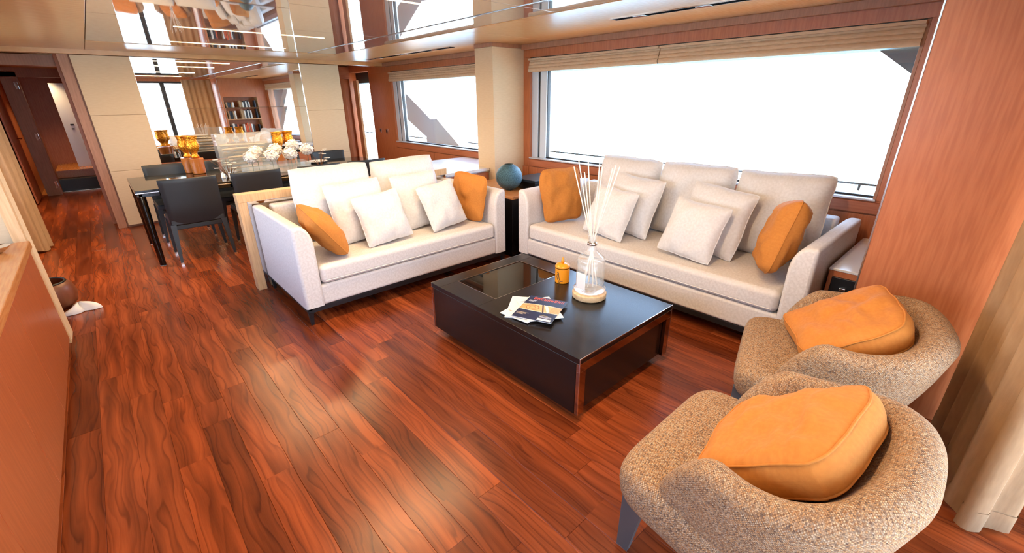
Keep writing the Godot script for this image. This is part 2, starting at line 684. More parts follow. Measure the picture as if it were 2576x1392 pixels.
func build_shell() -> void:
	# starboard wall: lower part, piers, header
	var t := 4.05
	var ws := struct("wall_starboard", boxes([
		[V(3.9, -0.2, -7.285), V(t, 0.84, 0.6)],
		[V(3.9, 1.955, -8.1), V(t, 2.3, 0.6)],
		[V(3.9, 0.84, -4.42), V(t, 1.955, -3.957)],
		[V(3.9, 0.84, -0.522), V(t, 1.955, 0.6)],
		[V(3.9, -0.2, -8.1), V(t, 1.955, -7.285)],
		[V(3.9, 2.0, -8.95), V(t, 2.3, -8.1)],
		[V(3.9, -0.2, -9.1), V(t, 2.3, -8.95)]], 0.002), M.cherry, "cherry veneer wall with wide windows")
	# lower wainscot panels stand proud with grooves between them
	var zs := [-7.28, -6.1, -5.0, -4.4, -3.96, -2.6, -1.3, -0.36]
	for i in zs.size() - 1:
		mi("wall_panel", boxm(V(3.885, 0.02, zs[i] + 0.003), V(3.902, 0.74, zs[i + 1] - 0.003), 0.003), M.cherry, ws)
	mi("sill_rail", boxm(V(3.87, 0.752, -7.28), V(3.902, 0.83, -4.42), 0.003), M.cherry_h, ws)
	mi("sill_rail", boxm(V(3.87, 0.752, -3.95), V(3.902, 0.83, -0.36), 0.003), M.cherry_h, ws)
	mi("crown_strip", boxm(V(3.86, 2.035, -7.5), V(3.902, 2.09, -0.36), 0.003), M.brown, ws)
	# column between the windows
	var col := struct("trim_1", boxm(V(3.428, 0.0, -4.385), V(3.905, 2.05, -4.07), 0.004), M.panel_fabric, "cream fabric clad column between the windows")
	for y in [1.31]:
		mi("seam", boxm(V(3.4272, y, -4.386), V(3.6, y + 0.002, -4.069), 0.0005), M.oak, col)
	mi("cap", boxm(V(3.424, 2.05, -4.39), V(3.905, 2.09, -4.066), 0.002), M.brown, col)
	# ceiling: slab, timber border, lacquer field
	var ce := struct("ceiling", boxm(V(-1.3, 2.13, -13.2), V(4.05, 2.3, 0.7), 0.002), M.ceiling_wood, "timber bordered ceiling with mirror glossy lacquer panels")
	var y0 := 2.09
	var y1 := 2.135
	mi("border_panel", boxm(V(2.66, y0, -3.60), V(3.9, y1, 0.6), 0.003), M.ceiling_wood, ce)
	mi("border_panel", boxm(V(2.66, y0, -7.5), V(3.9, y1, -3.604), 0.003), M.ceiling_wood, ce)
	mi("border_panel", boxm(V(-1.2, y0, -3.60), V(0.165, y1, 0.6), 0.003), M.ceiling_wood, ce)
	mi("border_panel", boxm(V(-1.2, y0, -7.5), V(0.165, y1, -3.604), 0.003), M.ceiling_wood, ce)
	mi("border_panel", boxm(V(0.168, y0, -7.5), V(2.657, y1, -6.46), 0.003), M.ceiling_wood, ce)
	var zc := [-6.456, -4.45, -2.45, 0.6]
	for i in 3:
		for xx in [[0.17, 2.30], [2.335, 2.655]]:
			mi("lacquer_panel", boxm(V(xx[0], 2.094, zc[i] + 0.002), V(xx[1], y1, zc[i + 1] - 0.002), 0.002), M.lacquer, ce)
	mi("edge_strip", boxm(V(2.303, 2.090, -6.45), V(2.332, y1, 0.6), 0.002), M.steel, ce)
	# linear lights let into the lacquer
	for z in [-6.05, -4.85, -2.80, -0.9]:
		var l := thing("ceiling_light_strip", "thin warm light strip let flush into the glossy ceiling", "light", V(1.31, 2.0935, z), 0, "light strips across the glossy ceiling")
		mi("diffuser", boxm(V(-0.61, -0.003, -0.008), V(0.61, 0.001, 0.008), 0.001), M.led, l)
		var al := AreaLight3D.new()
		al.name = "strip_light"
		al.area_size = Vector2(1.22, 0.016)
		al.light_color = Color(1.0, 0.84, 0.62)
		al.light_energy = 1.2
		al.shadow_enabled = true
		al.area_range = 12.0
		l.add_child(al)
		al.position = V(0, -0.006, 0)
		al.rotation.x = -PI / 2
	# air slots with small spots in the starboard border
	for d in [[-2.36, -0.9, 3.23], [-6.92, -4.72, 3.36]]:
		var v := thing("ceiling_air_slot", "long dark air slot in the timber ceiling " + ("above the wide window" if d[2] < 3.3 else "above the forward window"), "air vent", V(d[2], y0, 0))
		mi("slot", boxm(V(-0.035, -0.003, d[0]), V(0.035, 0.002, d[1]), 0.001), M.matt_black, v)
		mi("frame", boxes([[V(-0.04, -0.005, d[0]), V(-0.035, 0.002, d[1])], [V(0.035, -0.005, d[0]), V(0.04, 0.002, d[1])]], 0.001), M.bronze, v)
		for q in 3:
			var z: float = lerpf(d[0], d[1], (q + 0.5) / 3.0)
			mi("spot_housing", boxm(V(-0.028, -0.008, z - 0.05), V(0.028, 0.0, z + 0.05), 0.002), M.chrome, v)
	# downlights on the port border
	for p in [V(-0.45, 2.09, -6.0)]:
		downlight(p, "recessed chrome downlight in the timber ceiling beside the hallway", 1.5)

func downlight(p: Vector3, label: String, energy: float) -> void:
	var d := thing("downlight", label, "downlight", p)
	mi("bezel", lathe([Vector2(0.032, 0.0), Vector2(0.034, -0.006), Vector2(0.048, -0.007), Vector2(0.052, 0.0)]), M.chrome, d)
	mi("bulb", lathe([Vector2(0.0, -0.002), Vector2(0.032, -0.002), Vector2(0.032, 0.001)]), M.bulb, d)
	var s := SpotLight3D.new()
	s.name = "spot"
	s.light_color = Color(1.0, 0.84, 0.62)
	s.light_energy = energy
	s.spot_angle = 50
	s.spot_range = 12.0
	s.light_size = 0.03
	s.shadow_enabled = true
	d.add_child(s)
	s.position = V(0, -0.012, 0)
	s.rotation.x = -PI / 2

func build_windows() -> void:
	for w in [[-3.957, -0.522, 1], [-7.285, -4.42, 2]]:
		var z0: float = w[0]
		var z1: float = w[1]
		var wf := struct("window_%d" % w[2], boxes([[V(3.93, 0.843, z0), V(4.02, 1.95, z0 + 0.10)], [V(3.94, 0.843, z0 + 0.125), V(4.02, 1.95, z0 + 0.225)]], 0.003), M.frame_metal, "wide saloon window with pale metal frame")
		mi("gasket", boxes([[V(3.945, 0.843, z0 + 0.10), V(4.01, 1.95, z0 + 0.125)], [V(3.955, 0.86, z0 + 0.225), V(4.0, 1.95, z0 + 0.232)]], 0.001), M.black, wf)
		mi("sill", boxm(V(3.88, 0.838, z0), V(4.03, 0.852, z1), 0.003), M.white_metal, wf)
		mi("bottom_gasket", boxm(V(3.95, 0.852, z0 + 0.2), V(4.0, 0.866, z1), 0.001), M.black, wf)
		mi("head_frame", boxm(V(3.93, 1.925, z0), V(4.03, 1.955, z1), 0.002), M.navy_paint, wf)
		mi("jamb", boxm(V(3.90, 0.843, z1 - 0.02), V(4.03, 1.95, z1), 0.002), M.brown, wf)
		mi("pane", boxm(V(3.975, 0.855, z0 + 0.22), V(3.985, 1.94, z1 - 0.01), 0.0005), M.pane, wf)
	# roman blinds gathered at the heads
	var bl := [[-3.935, -2.305, "pleated beige roman blind over the wide window, next to the column"], [-2.297, -0.534, "pleated beige roman blind over the wide window, next to the wood locker"], [-7.26, -4.43, "pleated beige roman blind raised over the forward window"]]
	for b in bl:
		var o := thing("roman_blind", b[2], "blind", V(3.9, 1.94, 0))
		mi("head_rail", boxm(V(-0.06, -0.02, b[0]), V(0.0, 0.0, b[1]), 0.002), M.blind, o)
		for k in 4:
			var g := []
			var n := 30
			for i in n + 1:
				var z: float = lerpf(b[0], b[1], i / float(n))
				var sag := 0.0015 * sin(i * 0.45 + k * 1.3) - 0.006 * (1.0 - absf(i / float(n) * 2.0 - 1.0)) * (0.3 if b[0] < -5.0 else 0.0)
				var yt := -0.004 - k * 0.031
				var yb := -0.046 - k * 0.0315 + sag
				var xo := -0.020 - k * 0.010
				var row := []
				for q in 9:
					var a := PI * q / 8.0
					row.append(V(xo - 0.012 * sin(a), lerpf(yt, yb, q / 8.0), z))
				row.append(V(xo + 0.012, yb + 0.01, z))
				row.append(V(xo + 0.012, yt, z))
				g.append(row)
			var st := new_st()
			add_grid(st, g, false, true)
			mi("fold", st.commit(), M.blind, o)

func side_x(x: float, s: int) -> float:
	return x if s == 1 else 2.82 - x

func build_exterior() -> void:
	var sea := mi("sea", boxm(V(-160, -3.4, -160), V(160, -2.4, 160), 0.01), M.sea)
	sea.set_meta("kind", "structure")
	sea.set_meta("label", "pale sunlit sea outside the windows")
	for s in [1, -1]:
		var dk := mi("side_deck", boxm(V(minf(side_x(4.07, s), side_x(5.0, s)), -0.45, -12), V(maxf(side_x(4.07, s), side_x(5.0, s)), -0.15, 3), 0.01), M.deck)
		dk.set_meta("kind", "structure")
		dk.set_meta("label", "pale side deck along the hull")
		var bw := thing("bulwark", "white bulwark with dark handrail outside the " + ("starboard" if s == 1 else "port") + " windows", "bulwark", Vector3.ZERO)
		mi("wall", boxm(V(minf(side_x(4.9, s), side_x(5.0, s)), -0.15, -12), V(maxf(side_x(4.9, s), side_x(5.0, s)), 0.70, 3), 0.01), M.gelcoat, bw)
		mi("cap_rail", boxm(V(minf(side_x(4.86, s), side_x(5.02, s)), 0.70, -12), V(maxf(side_x(4.86, s), side_x(5.02, s)), 0.74, 3), 0.01), M.gelcoat, bw)
		mi("handrail", tube([V(side_x(4.9, s), 0.795, -12), V(side_x(4.9, s), 0.795, 3)], [0.009]), M.matt_black, bw)
		for k in 6:
			mi("stanchion", tube([V(side_x(4.9, s), 0.73, -10.0 + k * 2.3), V(side_x(4.9, s), 0.795, -10.0 + k * 2.3)], [0.01]), M.matt_black, bw)
		# diagonal wing buttress
		var bx0: float = minf(side_x(4.5, s), side_x(4.72, s))
		var xf := Transform3D(Basis(Vector3(0, 0, 1), Vector3(0, 1, 0), Vector3(-1, 0, 0)), V(bx0 + 0.22, 0, 0))
		var b := mi("wing_buttress", prism(PackedVector2Array([Vector2(-8.75, 2.05), Vector2(-8.25, 2.05), Vector2(-8.05, 1.72), Vector2(-7.1, 1.19), Vector2(-6.9, 1.20), Vector2(-6.2, 0.75), Vector2(-6.1, -0.15), Vector2(-7.28, -0.15), Vector2(-7.28, 0.88), Vector2(-8.1, 1.25), Vector2(-8.75, 1.6)]), 0.0, 0.22, xf), M.gelcoat_grey)
		tag(b, "grey diagonal wing support outside the " + ("forward window beside the column" if s == 1 else "port window"), "buttress")
		var b2 := mi("roof_bracket", prism(PackedVector2Array([Vector2(-0.80, 1.814), Vector2(0.55, 1.814), Vector2(0.55, 0.82)]), 0.0, 0.12, Transform3D(Basis(Vector3(0, 0, 1), Vector3(0, 1, 0), Vector3(-1, 0, 0)), V(side_x(4.3, s) + 0.06, 0, 0))), M.navy_paint)
		tag(b2, "dark triangular roof bracket outside the " + ("wide window top corner" if s == 1 else "port window"), "bracket")
		var oh := mi("roof_overhang", boxm(V(minf(side_x(4.05, s), side_x(4.34, s)), 1.814, -12), V(maxf(side_x(4.05, s), side_x(4.34, s)), 2.1, 2.5), 0.01), M.navy_paint)
		oh.set_meta("kind", "structure")
		oh.set_meta("label", "dark roof overhang along the cabin side")

func build_forward() -> void:
	# bulkhead with mirror between two fabric panels
	var wf := struct("wall_forward", boxes([[V(-0.09, -0.2, -7.88), V(3.13, 2.14, -7.53)]], 0.003), M.brown, "forward bulkhead carrying the mirror and fabric panels")
	mi("header", boxm(V(-1.08, 2.04, -7.56), V(3.9, 2.095, -7.46), 0.003), M.ceiling_wood, wf)
	mi("jamb_facing", boxm(V(-0.092, 0.0, -7.9), V(0.0, 2.04, -7.51), 0.003), M.brown, wf)
	for p in [[0.015, 0.548, "cream fabric wall panel beside the hallway opening"], [2.53, 3.113, "cream fabric wall panel beside the starboard alcove"]]:
		var ys := [0.03, 0.72, 1.38, 2.035]
		for i in 3:
			mi("fabric_panel", boxm(V(p[0], ys[i] + 0.001, -7.53), V(p[1], ys[i + 1] - 0.001, -7.485), 0.003), M.panel_fabric, wf)
	var mr := thing("wall_mirror", "large wall mirror in two pieces behind the dining table", "mirror", Vector3.ZERO)
	mi("upper_pane", boxm(V(0.552, 1.442, -7.525), V(2.526, 2.037, -7.50), 0.001), M.mirror, mr)
	var lp := mi("lower_pane", boxm(V(-0.987, -0.66, -0.012), V(0.987, 0.0, 0.012), 0.001), M.mirror, mr, V(1.539, 1.438, -7.508))
	lp.rotation.x = deg_to_rad(-0.9)
	mi("edge_trim", boxm(V(0.548, 0.78, -7.53), V(0.552, 2.037, -7.485), 0.001), M.chrome, mr)
	mi("edge_trim", boxm(V(2.526, 0.78, -7.53), V(2.530, 2.037, -7.485), 0.001), M.chrome, mr)
	mi("base_panel", boxm(V(0.55, 0.0, -7.53), V(2.53, 0.775, -7.50), 0.002), M.cherry_h, mr)
	# starboard alcove with a wood door and the side door
	struct("wall_alcove", boxes([[V(3.0, -0.2, -9.15), V(4.05, 2.14, -9.0)], [V(3.05, -0.2, -9.0), V(3.13, 2.14, -7.88)]], 0.002), M.cherry, "cherry wall at the end of the starboard alcove")
	var dr := struct("door_1", boxes([[V(3.2, 0.0, -8.99), V(3.40, 1.9, -8.95)], [V(3.62, 0.0, -8.99), V(3.80, 1.9, -8.95)], [V(3.39, 0.0, -8.99), V(3.63, 0.85, -8.95)], [V(3.39, 1.8, -8.99), V(3.63, 1.9, -8.95)]], 0.003), M.cherry, "cherry door with a tall mirror slot")
	mi("mirror_slot", boxm(V(3.38, 0.84, -8.975), V(3.64, 1.81, -8.965), 0.001), M.mirror, dr)
	mi("lintel", boxm(V(3.12, 1.9, -9.0), V(3.9, 2.1, -8.9), 0.002), M.cherry_h, dr)
	var lf := struct("door_2", boxm(V(-0.02, 0.0, -0.34), V(0.02, 1.86, 0.0), 0.003), M.oak, "open side door leaf in the starboard alcove")
	lf.position = V(3.86, 0.0, -8.5)
	lf.rotation.y = deg_to_rad(-14)
	# switches on the starboard wall
	for q in [[-7.86, "square chrome switch plate on the cherry wall, next to the alcove"], [-7.62, "square chrome switch plate on the cherry wall, next to the forward window"]]:
		var s := thing("switch_plate", q[1], "switch", V(3.9, 1.0, q[0]))
		mi("plate", boxm(V(-0.008, -0.04, -0.04), V(0.0, 0.04, 0.04), 0.002), M.chrome, s)
		mi("rocker", boxm(V(-0.012, -0.02, -0.015), V(-0.006, 0.02, 0.015), 0.002), M.gunmetal, s)
	# hallway on the port side
	struct("wall_hall", boxes([[V(-1.2, -0.2, -13.2), V(-1.0, 2.14, -7.5)], [V(-0.13, -0.2, -13.2), V(-0.09, 2.14, -7.88)], [V(-1.0, -0.2, -13.2), V(0.0, 2.14, -13.0)]], 0.002), M.cherry, "cherry veneer hallway walls")
	struct("trim_2", boxes([[V(-1.0, 1.93, -8.1), V(-0.1, 2.05, -7.9)], [V(-0.9, 0.0, -11.35), V(-0.70, 2.0, -11.2)], [V(-1.0, 1.92, -11.35), V(-0.12, 2.09, -11.2)]], 0.003), M.brown, "brown timber door frame along the hallway")
	struct("ceiling_hall", boxm(V(-1.0, 2.06, -13.0), V(-0.1, 2.14, -7.9), 0.002), M.ceiling_wood, "timber hallway ceiling")
	downlight(V(-0.5, 2.06, -9.2), "recessed chrome downlight in the hallway ceiling near the doorway", 1.6)
	downlight(V(-0.45, 2.06, -12.0), "recessed chrome downlight over the pale hallway door", 0.7)
	var hd := struct("door_3", boxm(V(-0.985, 0.02, -11.15), V(-0.96, 1.92, -10.3), 0.003), M.cherry, "cherry hallway door with lever handle")
	mi("lever_handle", tube([V(-0.96, 0.99, -10.95), V(-0.91, 0.99, -10.95), V(-0.91, 0.99, -10.83)], [0.01]), M.chrome, hd)
	for y in [0.18, 0.99, 1.79]:
		var h := thing("door_hinge", "polished hinge plate on the brown hallway frame", "hinge", V(-0.74, y, -11.2), 0, "hinges on the hallway frame")
		mi("plate", boxm(V(-0.02, -0.06, 0.0), V(0.02, 0.06, 0.01), 0.003), M.chrome, h)
		mi("knuckle", tube([V(0.02, -0.06, 0.008), V(0.02, 0.06, 0.008)], [0.009]), M.chrome, h)
	var wd := struct("door_4", boxm(V(-0.40, 0.36, -12.2), V(-0.14, 1.86, -12.16), 0.003), M.white_metal, "pale grey door standing at the end of the hallway")
	mi("latch", boxes([[V(-0.30, 1.12, -12.165), V(-0.25, 1.15, -12.15)], [V(-0.30, 1.05, -12.165), V(-0.26, 1.07, -12.15)]], 0.002), M.gunmetal, wd)
	var sp := struct("trim_5", boxm(V(-0.72, 0.0, -13.0), V(-0.13, 0.22, -11.5), 0.004), M.black, "wooden step with dark riser at the end of the hallway")
	mi("tread", boxm(V(-0.72, 0.22, -13.0), V(-0.13, 0.36, -11.7), 0.006), M.counter, sp)
	mi("nosing", boxm(V(-0.72, 0.0, -11.5), V(-0.13, 0.012, -11.44), 0.003), M.steel, sp)

func build_port_side() -> void:
	# port wall, symmetrical with starboard
	var t := -1.23
	struct("wall_port", boxes([
		[V(t, -0.2, -7.285), V(-1.08, 0.84, 0.6)],
		[V(t, 1.955, -7.285), V(-1.08, 2.3, 0.6)],
		[V(t, 0.84, -4.42), V(-1.08, 1.955, -3.957)],
		[V(t, 0.84, -0.522), V(-1.08, 1.955, 0.6)],
		[V(t, -0.2, -7.55), V(-1.08, 2.3, -7.285)]], 0.002), M.cherry, "cherry veneer wall on the port side")
	for w in [[-3.957, -0.522, 3], [-7.285, -4.42, 4]]:
		var wf := struct("window_%d" % w[2], boxes([[V(-1.2, 0.843, w[0]), V(-1.11, 1.95, w[0] + 0.1)], [V(-1.2, 0.843, w[1] - 0.1), V(-1.11, 1.95, w[1])], [V(-1.21, 0.838, w[0]), V(-1.07, 0.852, w[1])]], 0.003), M.steel, "wide port window with steel frame")
		mi("pane", boxm(V(-1.17, 0.855, w[0] + 0.05), V(-1.16, 1.94, w[1] - 0.05), 0.0005), M.pane, wf)
	# low cabinet: carcass, doors, worktop
	var cb := thing("low_cabinet", "long orange cherry cabinet with flush doors under the timber counter", "cabinet", V(0, 0, 0))
	mi("carcass", boxm(V(-1.06, 0.06, -3.93), V(-0.5125, 0.675, 0.35), 0.003), M.oak, cb)
	mi("plinth", boxm(V(-1.06, 0.0, -3.93), V(-0.56, 0.06, 0.35), 0.003), M.black, cb)
	var zs := [-3.93, -3.545, -2.91, -2.29, -1.675, -1.05, -0.42, 0.35]
	for i in zs.size() - 1:
		mi("door", boxm(V(-0.512, 0.045, zs[i] + 0.002), V(-0.49, 0.668, zs[i + 1] - 0.002), 0.002), M.cabinet, cb)
	var ct := mi("countertop", boxm(V(-1.07, 0.69, -3.95), V(-0.475, 0.735, 0.4), 0.004), M.counter)
	tag(ct, "honey timber worktop lying on the orange cherry cabinet", "worktop")
	# fin and partition at the end of the cabinet
	var fin := struct("trim_3", boxm(V(-0.547, 0.0, -4.13), V(-0.49, 2.09, -3.965), 0.003), M.oak, "light oak fin at the end of the cabinet")
	mi("side_facing", boxm(V(-0.491, 0.02, -4.125), V(-0.484, 2.088, -3.985), 0.001), M.panel_fabric, fin)
	struct("wall_partition", boxm(V(-1.08, 0.0, -4.10), V(-0.547, 2.09, -4.0), 0.003), M.panel_fabric, "cream partition above the cabinet end")
	# chrome dish on the counter
	var cd := thing("chrome_dish", "small chrome dish on the honey timber worktop", "dish", V(-0.60, 0.735, -3.72))
	mi("bowl", lathe([Vector2(0.0, 0.002), Vector2(0.03, 0.002), Vector2(0.06, 0.02), Vector2(0.075, 0.04), Vector2(0.072, 0.04), Vector2(0.055, 0.02), Vector2(0.0, 0.008)]), M.chrome, cd)
	mi("lid_knob", lathe([Vector2(0.0, 0.008), Vector2(0.01, 0.01), Vector2(0.006, 0.03), Vector2(0.0, 0.034)]), M.chrome, cd)
	# port curtain by the hallway
	curtain("port_curtain", "pale beige curtain hanging beside the hallway opening", [V(-1.02, 0, -7.15), V(-0.70, 0, -7.05), V(-0.72, 0, -6.85), V(-1.02, 0, -6.6)], 9, 0.03, 0.02, 2.05)
	# dark basket and white cloth behind the fin
	var bk := thing("floor_basket", "dark brown round basket on the floor behind the oak fin", "basket", V(-0.60, 0, -4.78))
	mi("body", lathe([Vector2(0.0, 0.004), Vector2(0.10, 0.004), Vector2(0.15, 0.05), Vector2(0.165, 0.12), Vector2(0.15, 0.19), Vector2(0.12, 0.225), Vector2(0.11, 0.215), Vector2(0.14, 0.17), Vector2(0.15, 0.12), Vector2(0.0, 0.02)], Vector3.ZERO, 28), M.dark_brown, bk)
	mi("rim", lathe([Vector2(0.112, 0.218), Vector2(0.12, 0.212), Vector2(0.127, 0.22), Vector2(0.12, 0.23), Vector2(0.112, 0.226)], Vector3.ZERO, 28), M.black, bk)
	var cl := mi("cloth", crumple(), M.paper, null, V(-0.445, 0.0, -4.60))
	tag(cl, "crumpled white cloth on the floor by the dark basket", "cloth")

func crumple() -> ArrayMesh:
	var st := new_st()
	var g := []
	for i in 10:
		var row := []
		for j in 18:
			var a := TAU * j / 18.0
			var f := i / 9.0
			var r := 0.075 * (1.0 + 0.45 * sin(a * 3.0 + 0.6) + 0.2 * sin(a * 5.0)) * sin(f * PI * 0.5 + 0.02)
			row.append(V(cos(a) * r * 1.1, 0.055 * cos(f * PI * 0.5) * (1.0 + 0.35 * sin(a * 4.0)) + 0.003, sin(a) * r))
		g.append(row)
	add_grid(st, g, false, true, true)
	return st.commit()

func curtain(called: String, label: String, ctrl: Array, folds: int, amp: float, y0: float, y1: float) -> void:
	var c := Curve3D.new()
	for p in ctrl:
		c.add_point(p)
	var L := c.get_baked_length()
	var n := folds * 12
	var st := new_st()
	var g := []
	var rows := 14
	var back := []
	for k in rows + 1:
		var f := k / float(rows)
		var y := lerpf(y0, y1, f)
		var row := []
		for i in n + 1:
			var d := L * i / float(n)
			var p := c.sample_baked(d)
			var q := c.sample_baked(minf(d + 0.01, L)) - c.sample_baked(maxf(d - 0.01, 0.0))
			var nn := Vector3(-q.z, 0, q.x).normalized()
			var ph := TAU * folds * i / float(n)
			var a := amp * (1.0 - 0.35 * f) * (0.8 + 0.35 * sin(ph * 0.31 + 1.0))
			var off := a * sin(ph + 0.5 * sin(f * 3.0 + ph * 0.2))
			var hem := 0.012 * sin(ph * 0.5 + 1.2) if k == 0 else 0.0
			row.append(p + nn * off + V(0, y + maxf(hem, -y0 * 0.8), 0))
		g.append(row)
	add_grid(st, g)
	var o := thing(called, label, "curtain", Vector3.ZERO)
	mi("cloth", st.commit(), M.curtain, o)
	# doubled hem
	var hg := []
	for k in 3:
		var row := []
		for i in n + 1:
			var a: Vector3 = g[0][i]
			var b: Vector3 = g[1][i]
			var d2: Vector3 = (g[0][mini(i + 1, n)] - g[0][maxi(i - 1, 0)]).normalized()
			row.append(a.lerp(b, 0.6 * k / 2.0) + Vector3(-d2.z, 0, d2.x) * 0.003)
		hg.append(row)
	var st2 := new_st()
	add_grid(st2, hg)
	mi("hem", st2.commit(), M.curtain, o)

func build_aft_side() -> void:
	# locker whose port face is the big cherry panel; bookshelf niche in its forward face
	struct("wall_locker", boxes([
		[V(2.75, 0.0, -0.342), V(2.80, 2.09, 0.55)],
		[V(3.64, 0.0, -0.342), V(3.9, 2.09, 0.55)],
		[V(2.80, 0.0, -0.02), V(3.64, 2.09, 0.55)],
		[V(2.80, 0.0, -0.342), V(3.64, 0.30, -0.02)],
		[V(2.80, 1.62, -0.342), V(3.64, 2.09, -0.02)]], 0.002), M.cherry, "tall cherry veneer locker wall")
	struct("trim_4", boxm(V(2.746, 0.0, -0.347), V(2.753, 2.09, -0.340), 0.001), M.steel, "bright metal edge strip on the locker corner")
	var bs := thing("bookshelf", "built-in bookshelf in the locker facing the dining end", "bookshelf", V(0, 0, 0))
	for y in [0.30, 0.62, 0.90, 1.26]:
		mi("shelf", boxm(V(2.805, y, -0.345), V(3.635, y + 0.03, -0.03), 0.003), M.oak_h, bs)
	mi("lining", boxm(V(2.80, 0.30, -0.34), V(2.806, 1.62, -0.03), 0.001), M.oak, bs)
	mi("lining", boxm(V(3.634, 0.30, -0.34), V(3.64, 1.62, -0.03), 0.001), M.oak, bs)
	var bc := [Color(0.75, 0.3, 0.12), Color(0.1, 0.12, 0.16), Color(0.8, 0.8, 0.78), Color(0.16, 0.2, 0.26), Color(0.62, 0.5, 0.36)]
	var names := ["orange", "black", "white", "dark blue", "tan"]
	var r := RandomNumberGenerator.new()
	r.seed = 9
	var mats := []
	for c in bc:
		mats.append(mat(c, 0.5))
	for y in [0.93, 1.29]:
		var x := 2.84
		var k := 0
		while x < 3.58:
			var w := r.randf_range(0.022, 0.05)
			var hh := r.randf_range(0.18, 0.25)
			if k % 7 == 5:
				x += 0.12
			var ci := r.randi() % 5
			var b := thing("book", "%s book standing on the %s shelf of the locker bookshelf" % [names[ci], "upper" if y > 1.0 else "lower"], "book", V(x, y + 0.001, -0.32), 0, "%s books on the %s shelf" % [names[ci], "upper" if y > 1.0 else "lower"])
			mi("cover", boxes([[V(0, 0, 0), V(0.003, hh, 0.17)], [V(w - 0.003, 0, 0), V(w, hh, 0.17)], [V(0, 0, 0), V(w, hh, 0.004)]], 0.001), mats[ci], b)
			mi("pages", boxm(V(0.003, 0.004, 0.004), V(w - 0.003, hh - 0.004, 0.165), 0.0005), M.paper, b)
			x += w + 0.003
			k += 1
	# aft glass doors
	var wa := struct("wall_aft", boxes([[V(-1.23, -0.2, 0.55), V(-0.45, 2.3, 0.7)], [V(2.70, -0.2, 0.55), V(4.05, 2.3, 0.7)], [V(-0.45, 2.02, 0.55), V(2.70, 2.3, 0.7)]], 0.002), M.cherry, "aft wall with glass doors")
	for i in 3:
		var xa := -0.45 + i * 1.05
		var xb := xa + 1.05
		var d := struct("door_%d" % (5 + i), boxes([[V(xa, 0.0, 0.58), V(xa + 0.05, 2.02, 0.63)], [V(xb - 0.05, 0.0, 0.58), V(xb, 2.02, 0.63)], [V(xa, 0.0, 0.58), V(xb, 0.06, 0.63)], [V(xa, 1.97, 0.58), V(xb, 2.02, 0.63)]], 0.003), M.gunmetal, "sliding glass door to the aft deck")
		mi("pane", boxm(V(xa + 0.04, 0.05, 0.60), V(xb - 0.04, 1.98, 0.61), 0.0005), M.pane, d)
	var ad := mi("aft_deck", boxm(V(-1.3, -0.4, 0.7), V(4.05, -0.05, 5.0), 0.01), M.deck)
	ad.set_meta("kind", "structure")
	ad.set_meta("label", "pale aft deck behind the glass doors")
	var ar := mi("aft_roof", boxm(V(-1.3, 2.12, 0.7), V(4.05, 2.3, 2.4), 0.01), M.gelcoat)
	ar.set_meta("kind", "structure")
	ar.set_meta("label", "white roof over the aft deck")
	curtain("aft_curtain", "long beige linen curtain gathered beside the cherry locker wall", [V(2.70, 0, 0.15), V(2.40, 0, 0.20), V(2.06, 0, 0.25), V(2.05, 0, 0.33), V(2.22, 0, 0.40)], 7, 0.035, 0.012, 2.06)
	# narrow side cabinet between the long sofa and the locker
	var sc := thing("side_cabinet", "narrow timber side cabinet with dark drawer beside the long sofa", "cabinet", V(3.03, 0, -0.435))
	mi("body", boxm(V(0.0, 0.0, -0.085), V(0.84, 0.565, 0.085), 0.003), M.cherry, sc)
	mi("top", boxm(V(-0.005, 0.565, -0.088), V(0.84, 0.58, 0.088), 0.003), M.white_gloss, sc)
	var dw := mi("drawer", boxm(V(-0.012, 0.40, -0.062), V(0.01, 0.53, 0.068), 0.004), M.black, sc)
	mi("pull", boxm(V(-0.028, 0.46, -0.01), V(-0.01, 0.475, 0.022), 0.004, 2), M.chrome, dw)

# ------------------------------------------------------------------ sofas
func arm_mesh(depth: float, mirrored: bool) -> ArrayMesh:
	# profile in x (0 outer .. w inner), y
	var w := 0.135
	var pts := []
	var r := 0.018
	pts.append(Vector2(0.0, 0.135))
	for i in 5:
		var a := PI - PI * 0.5 * i / 4.0
		pts.append(Vector2(r + cos(a) * r, 0.74 - r + sin(a) * r))
	for i in 11:
		var a := PI * 0.5 - PI * 0.5 * i / 10.0
		pts.append(Vector2(0.045 + cos(a) * (w - 0.045), 0.58 + sin(a) * 0.16))
	pts.append(Vector2(w, 0.135))
	var st := new_st()
	var g := []
	# sweep along z with softened ends
	var zz := [[0.0, 0.022], [-0.004, 0.010], [-0.012, 0.003], [-0.024, 0.0], [-depth + 0.024, 0.0], [-depth + 0.012, 0.003], [-depth + 0.004, 0.010], [-depth, 0.022]]
	var cx := w * 0.5
	var cy := 0.44
	for q in zz:
		var row := []
		for p in pts:
			var x: float = p.x
			var y: float = p.y
			var ins: float = q[1]
			x = cx + (x - cx) * (1.0 - ins / 0.075)
			if y > cy:
				y = cy + (y - cy) * (1.0 - ins / 0.30)
			if mirrored:
				x = -x
			row.append(V(x, y, q[0]))
		g.append(row)
	add_grid(st, g, false, true, mirrored)
	add_cap(st, g[0], Vector3(0, 0, 1))
	add_cap(st, g[g.size() - 1], Vector3(0, 0, -1))
	return st.commit()

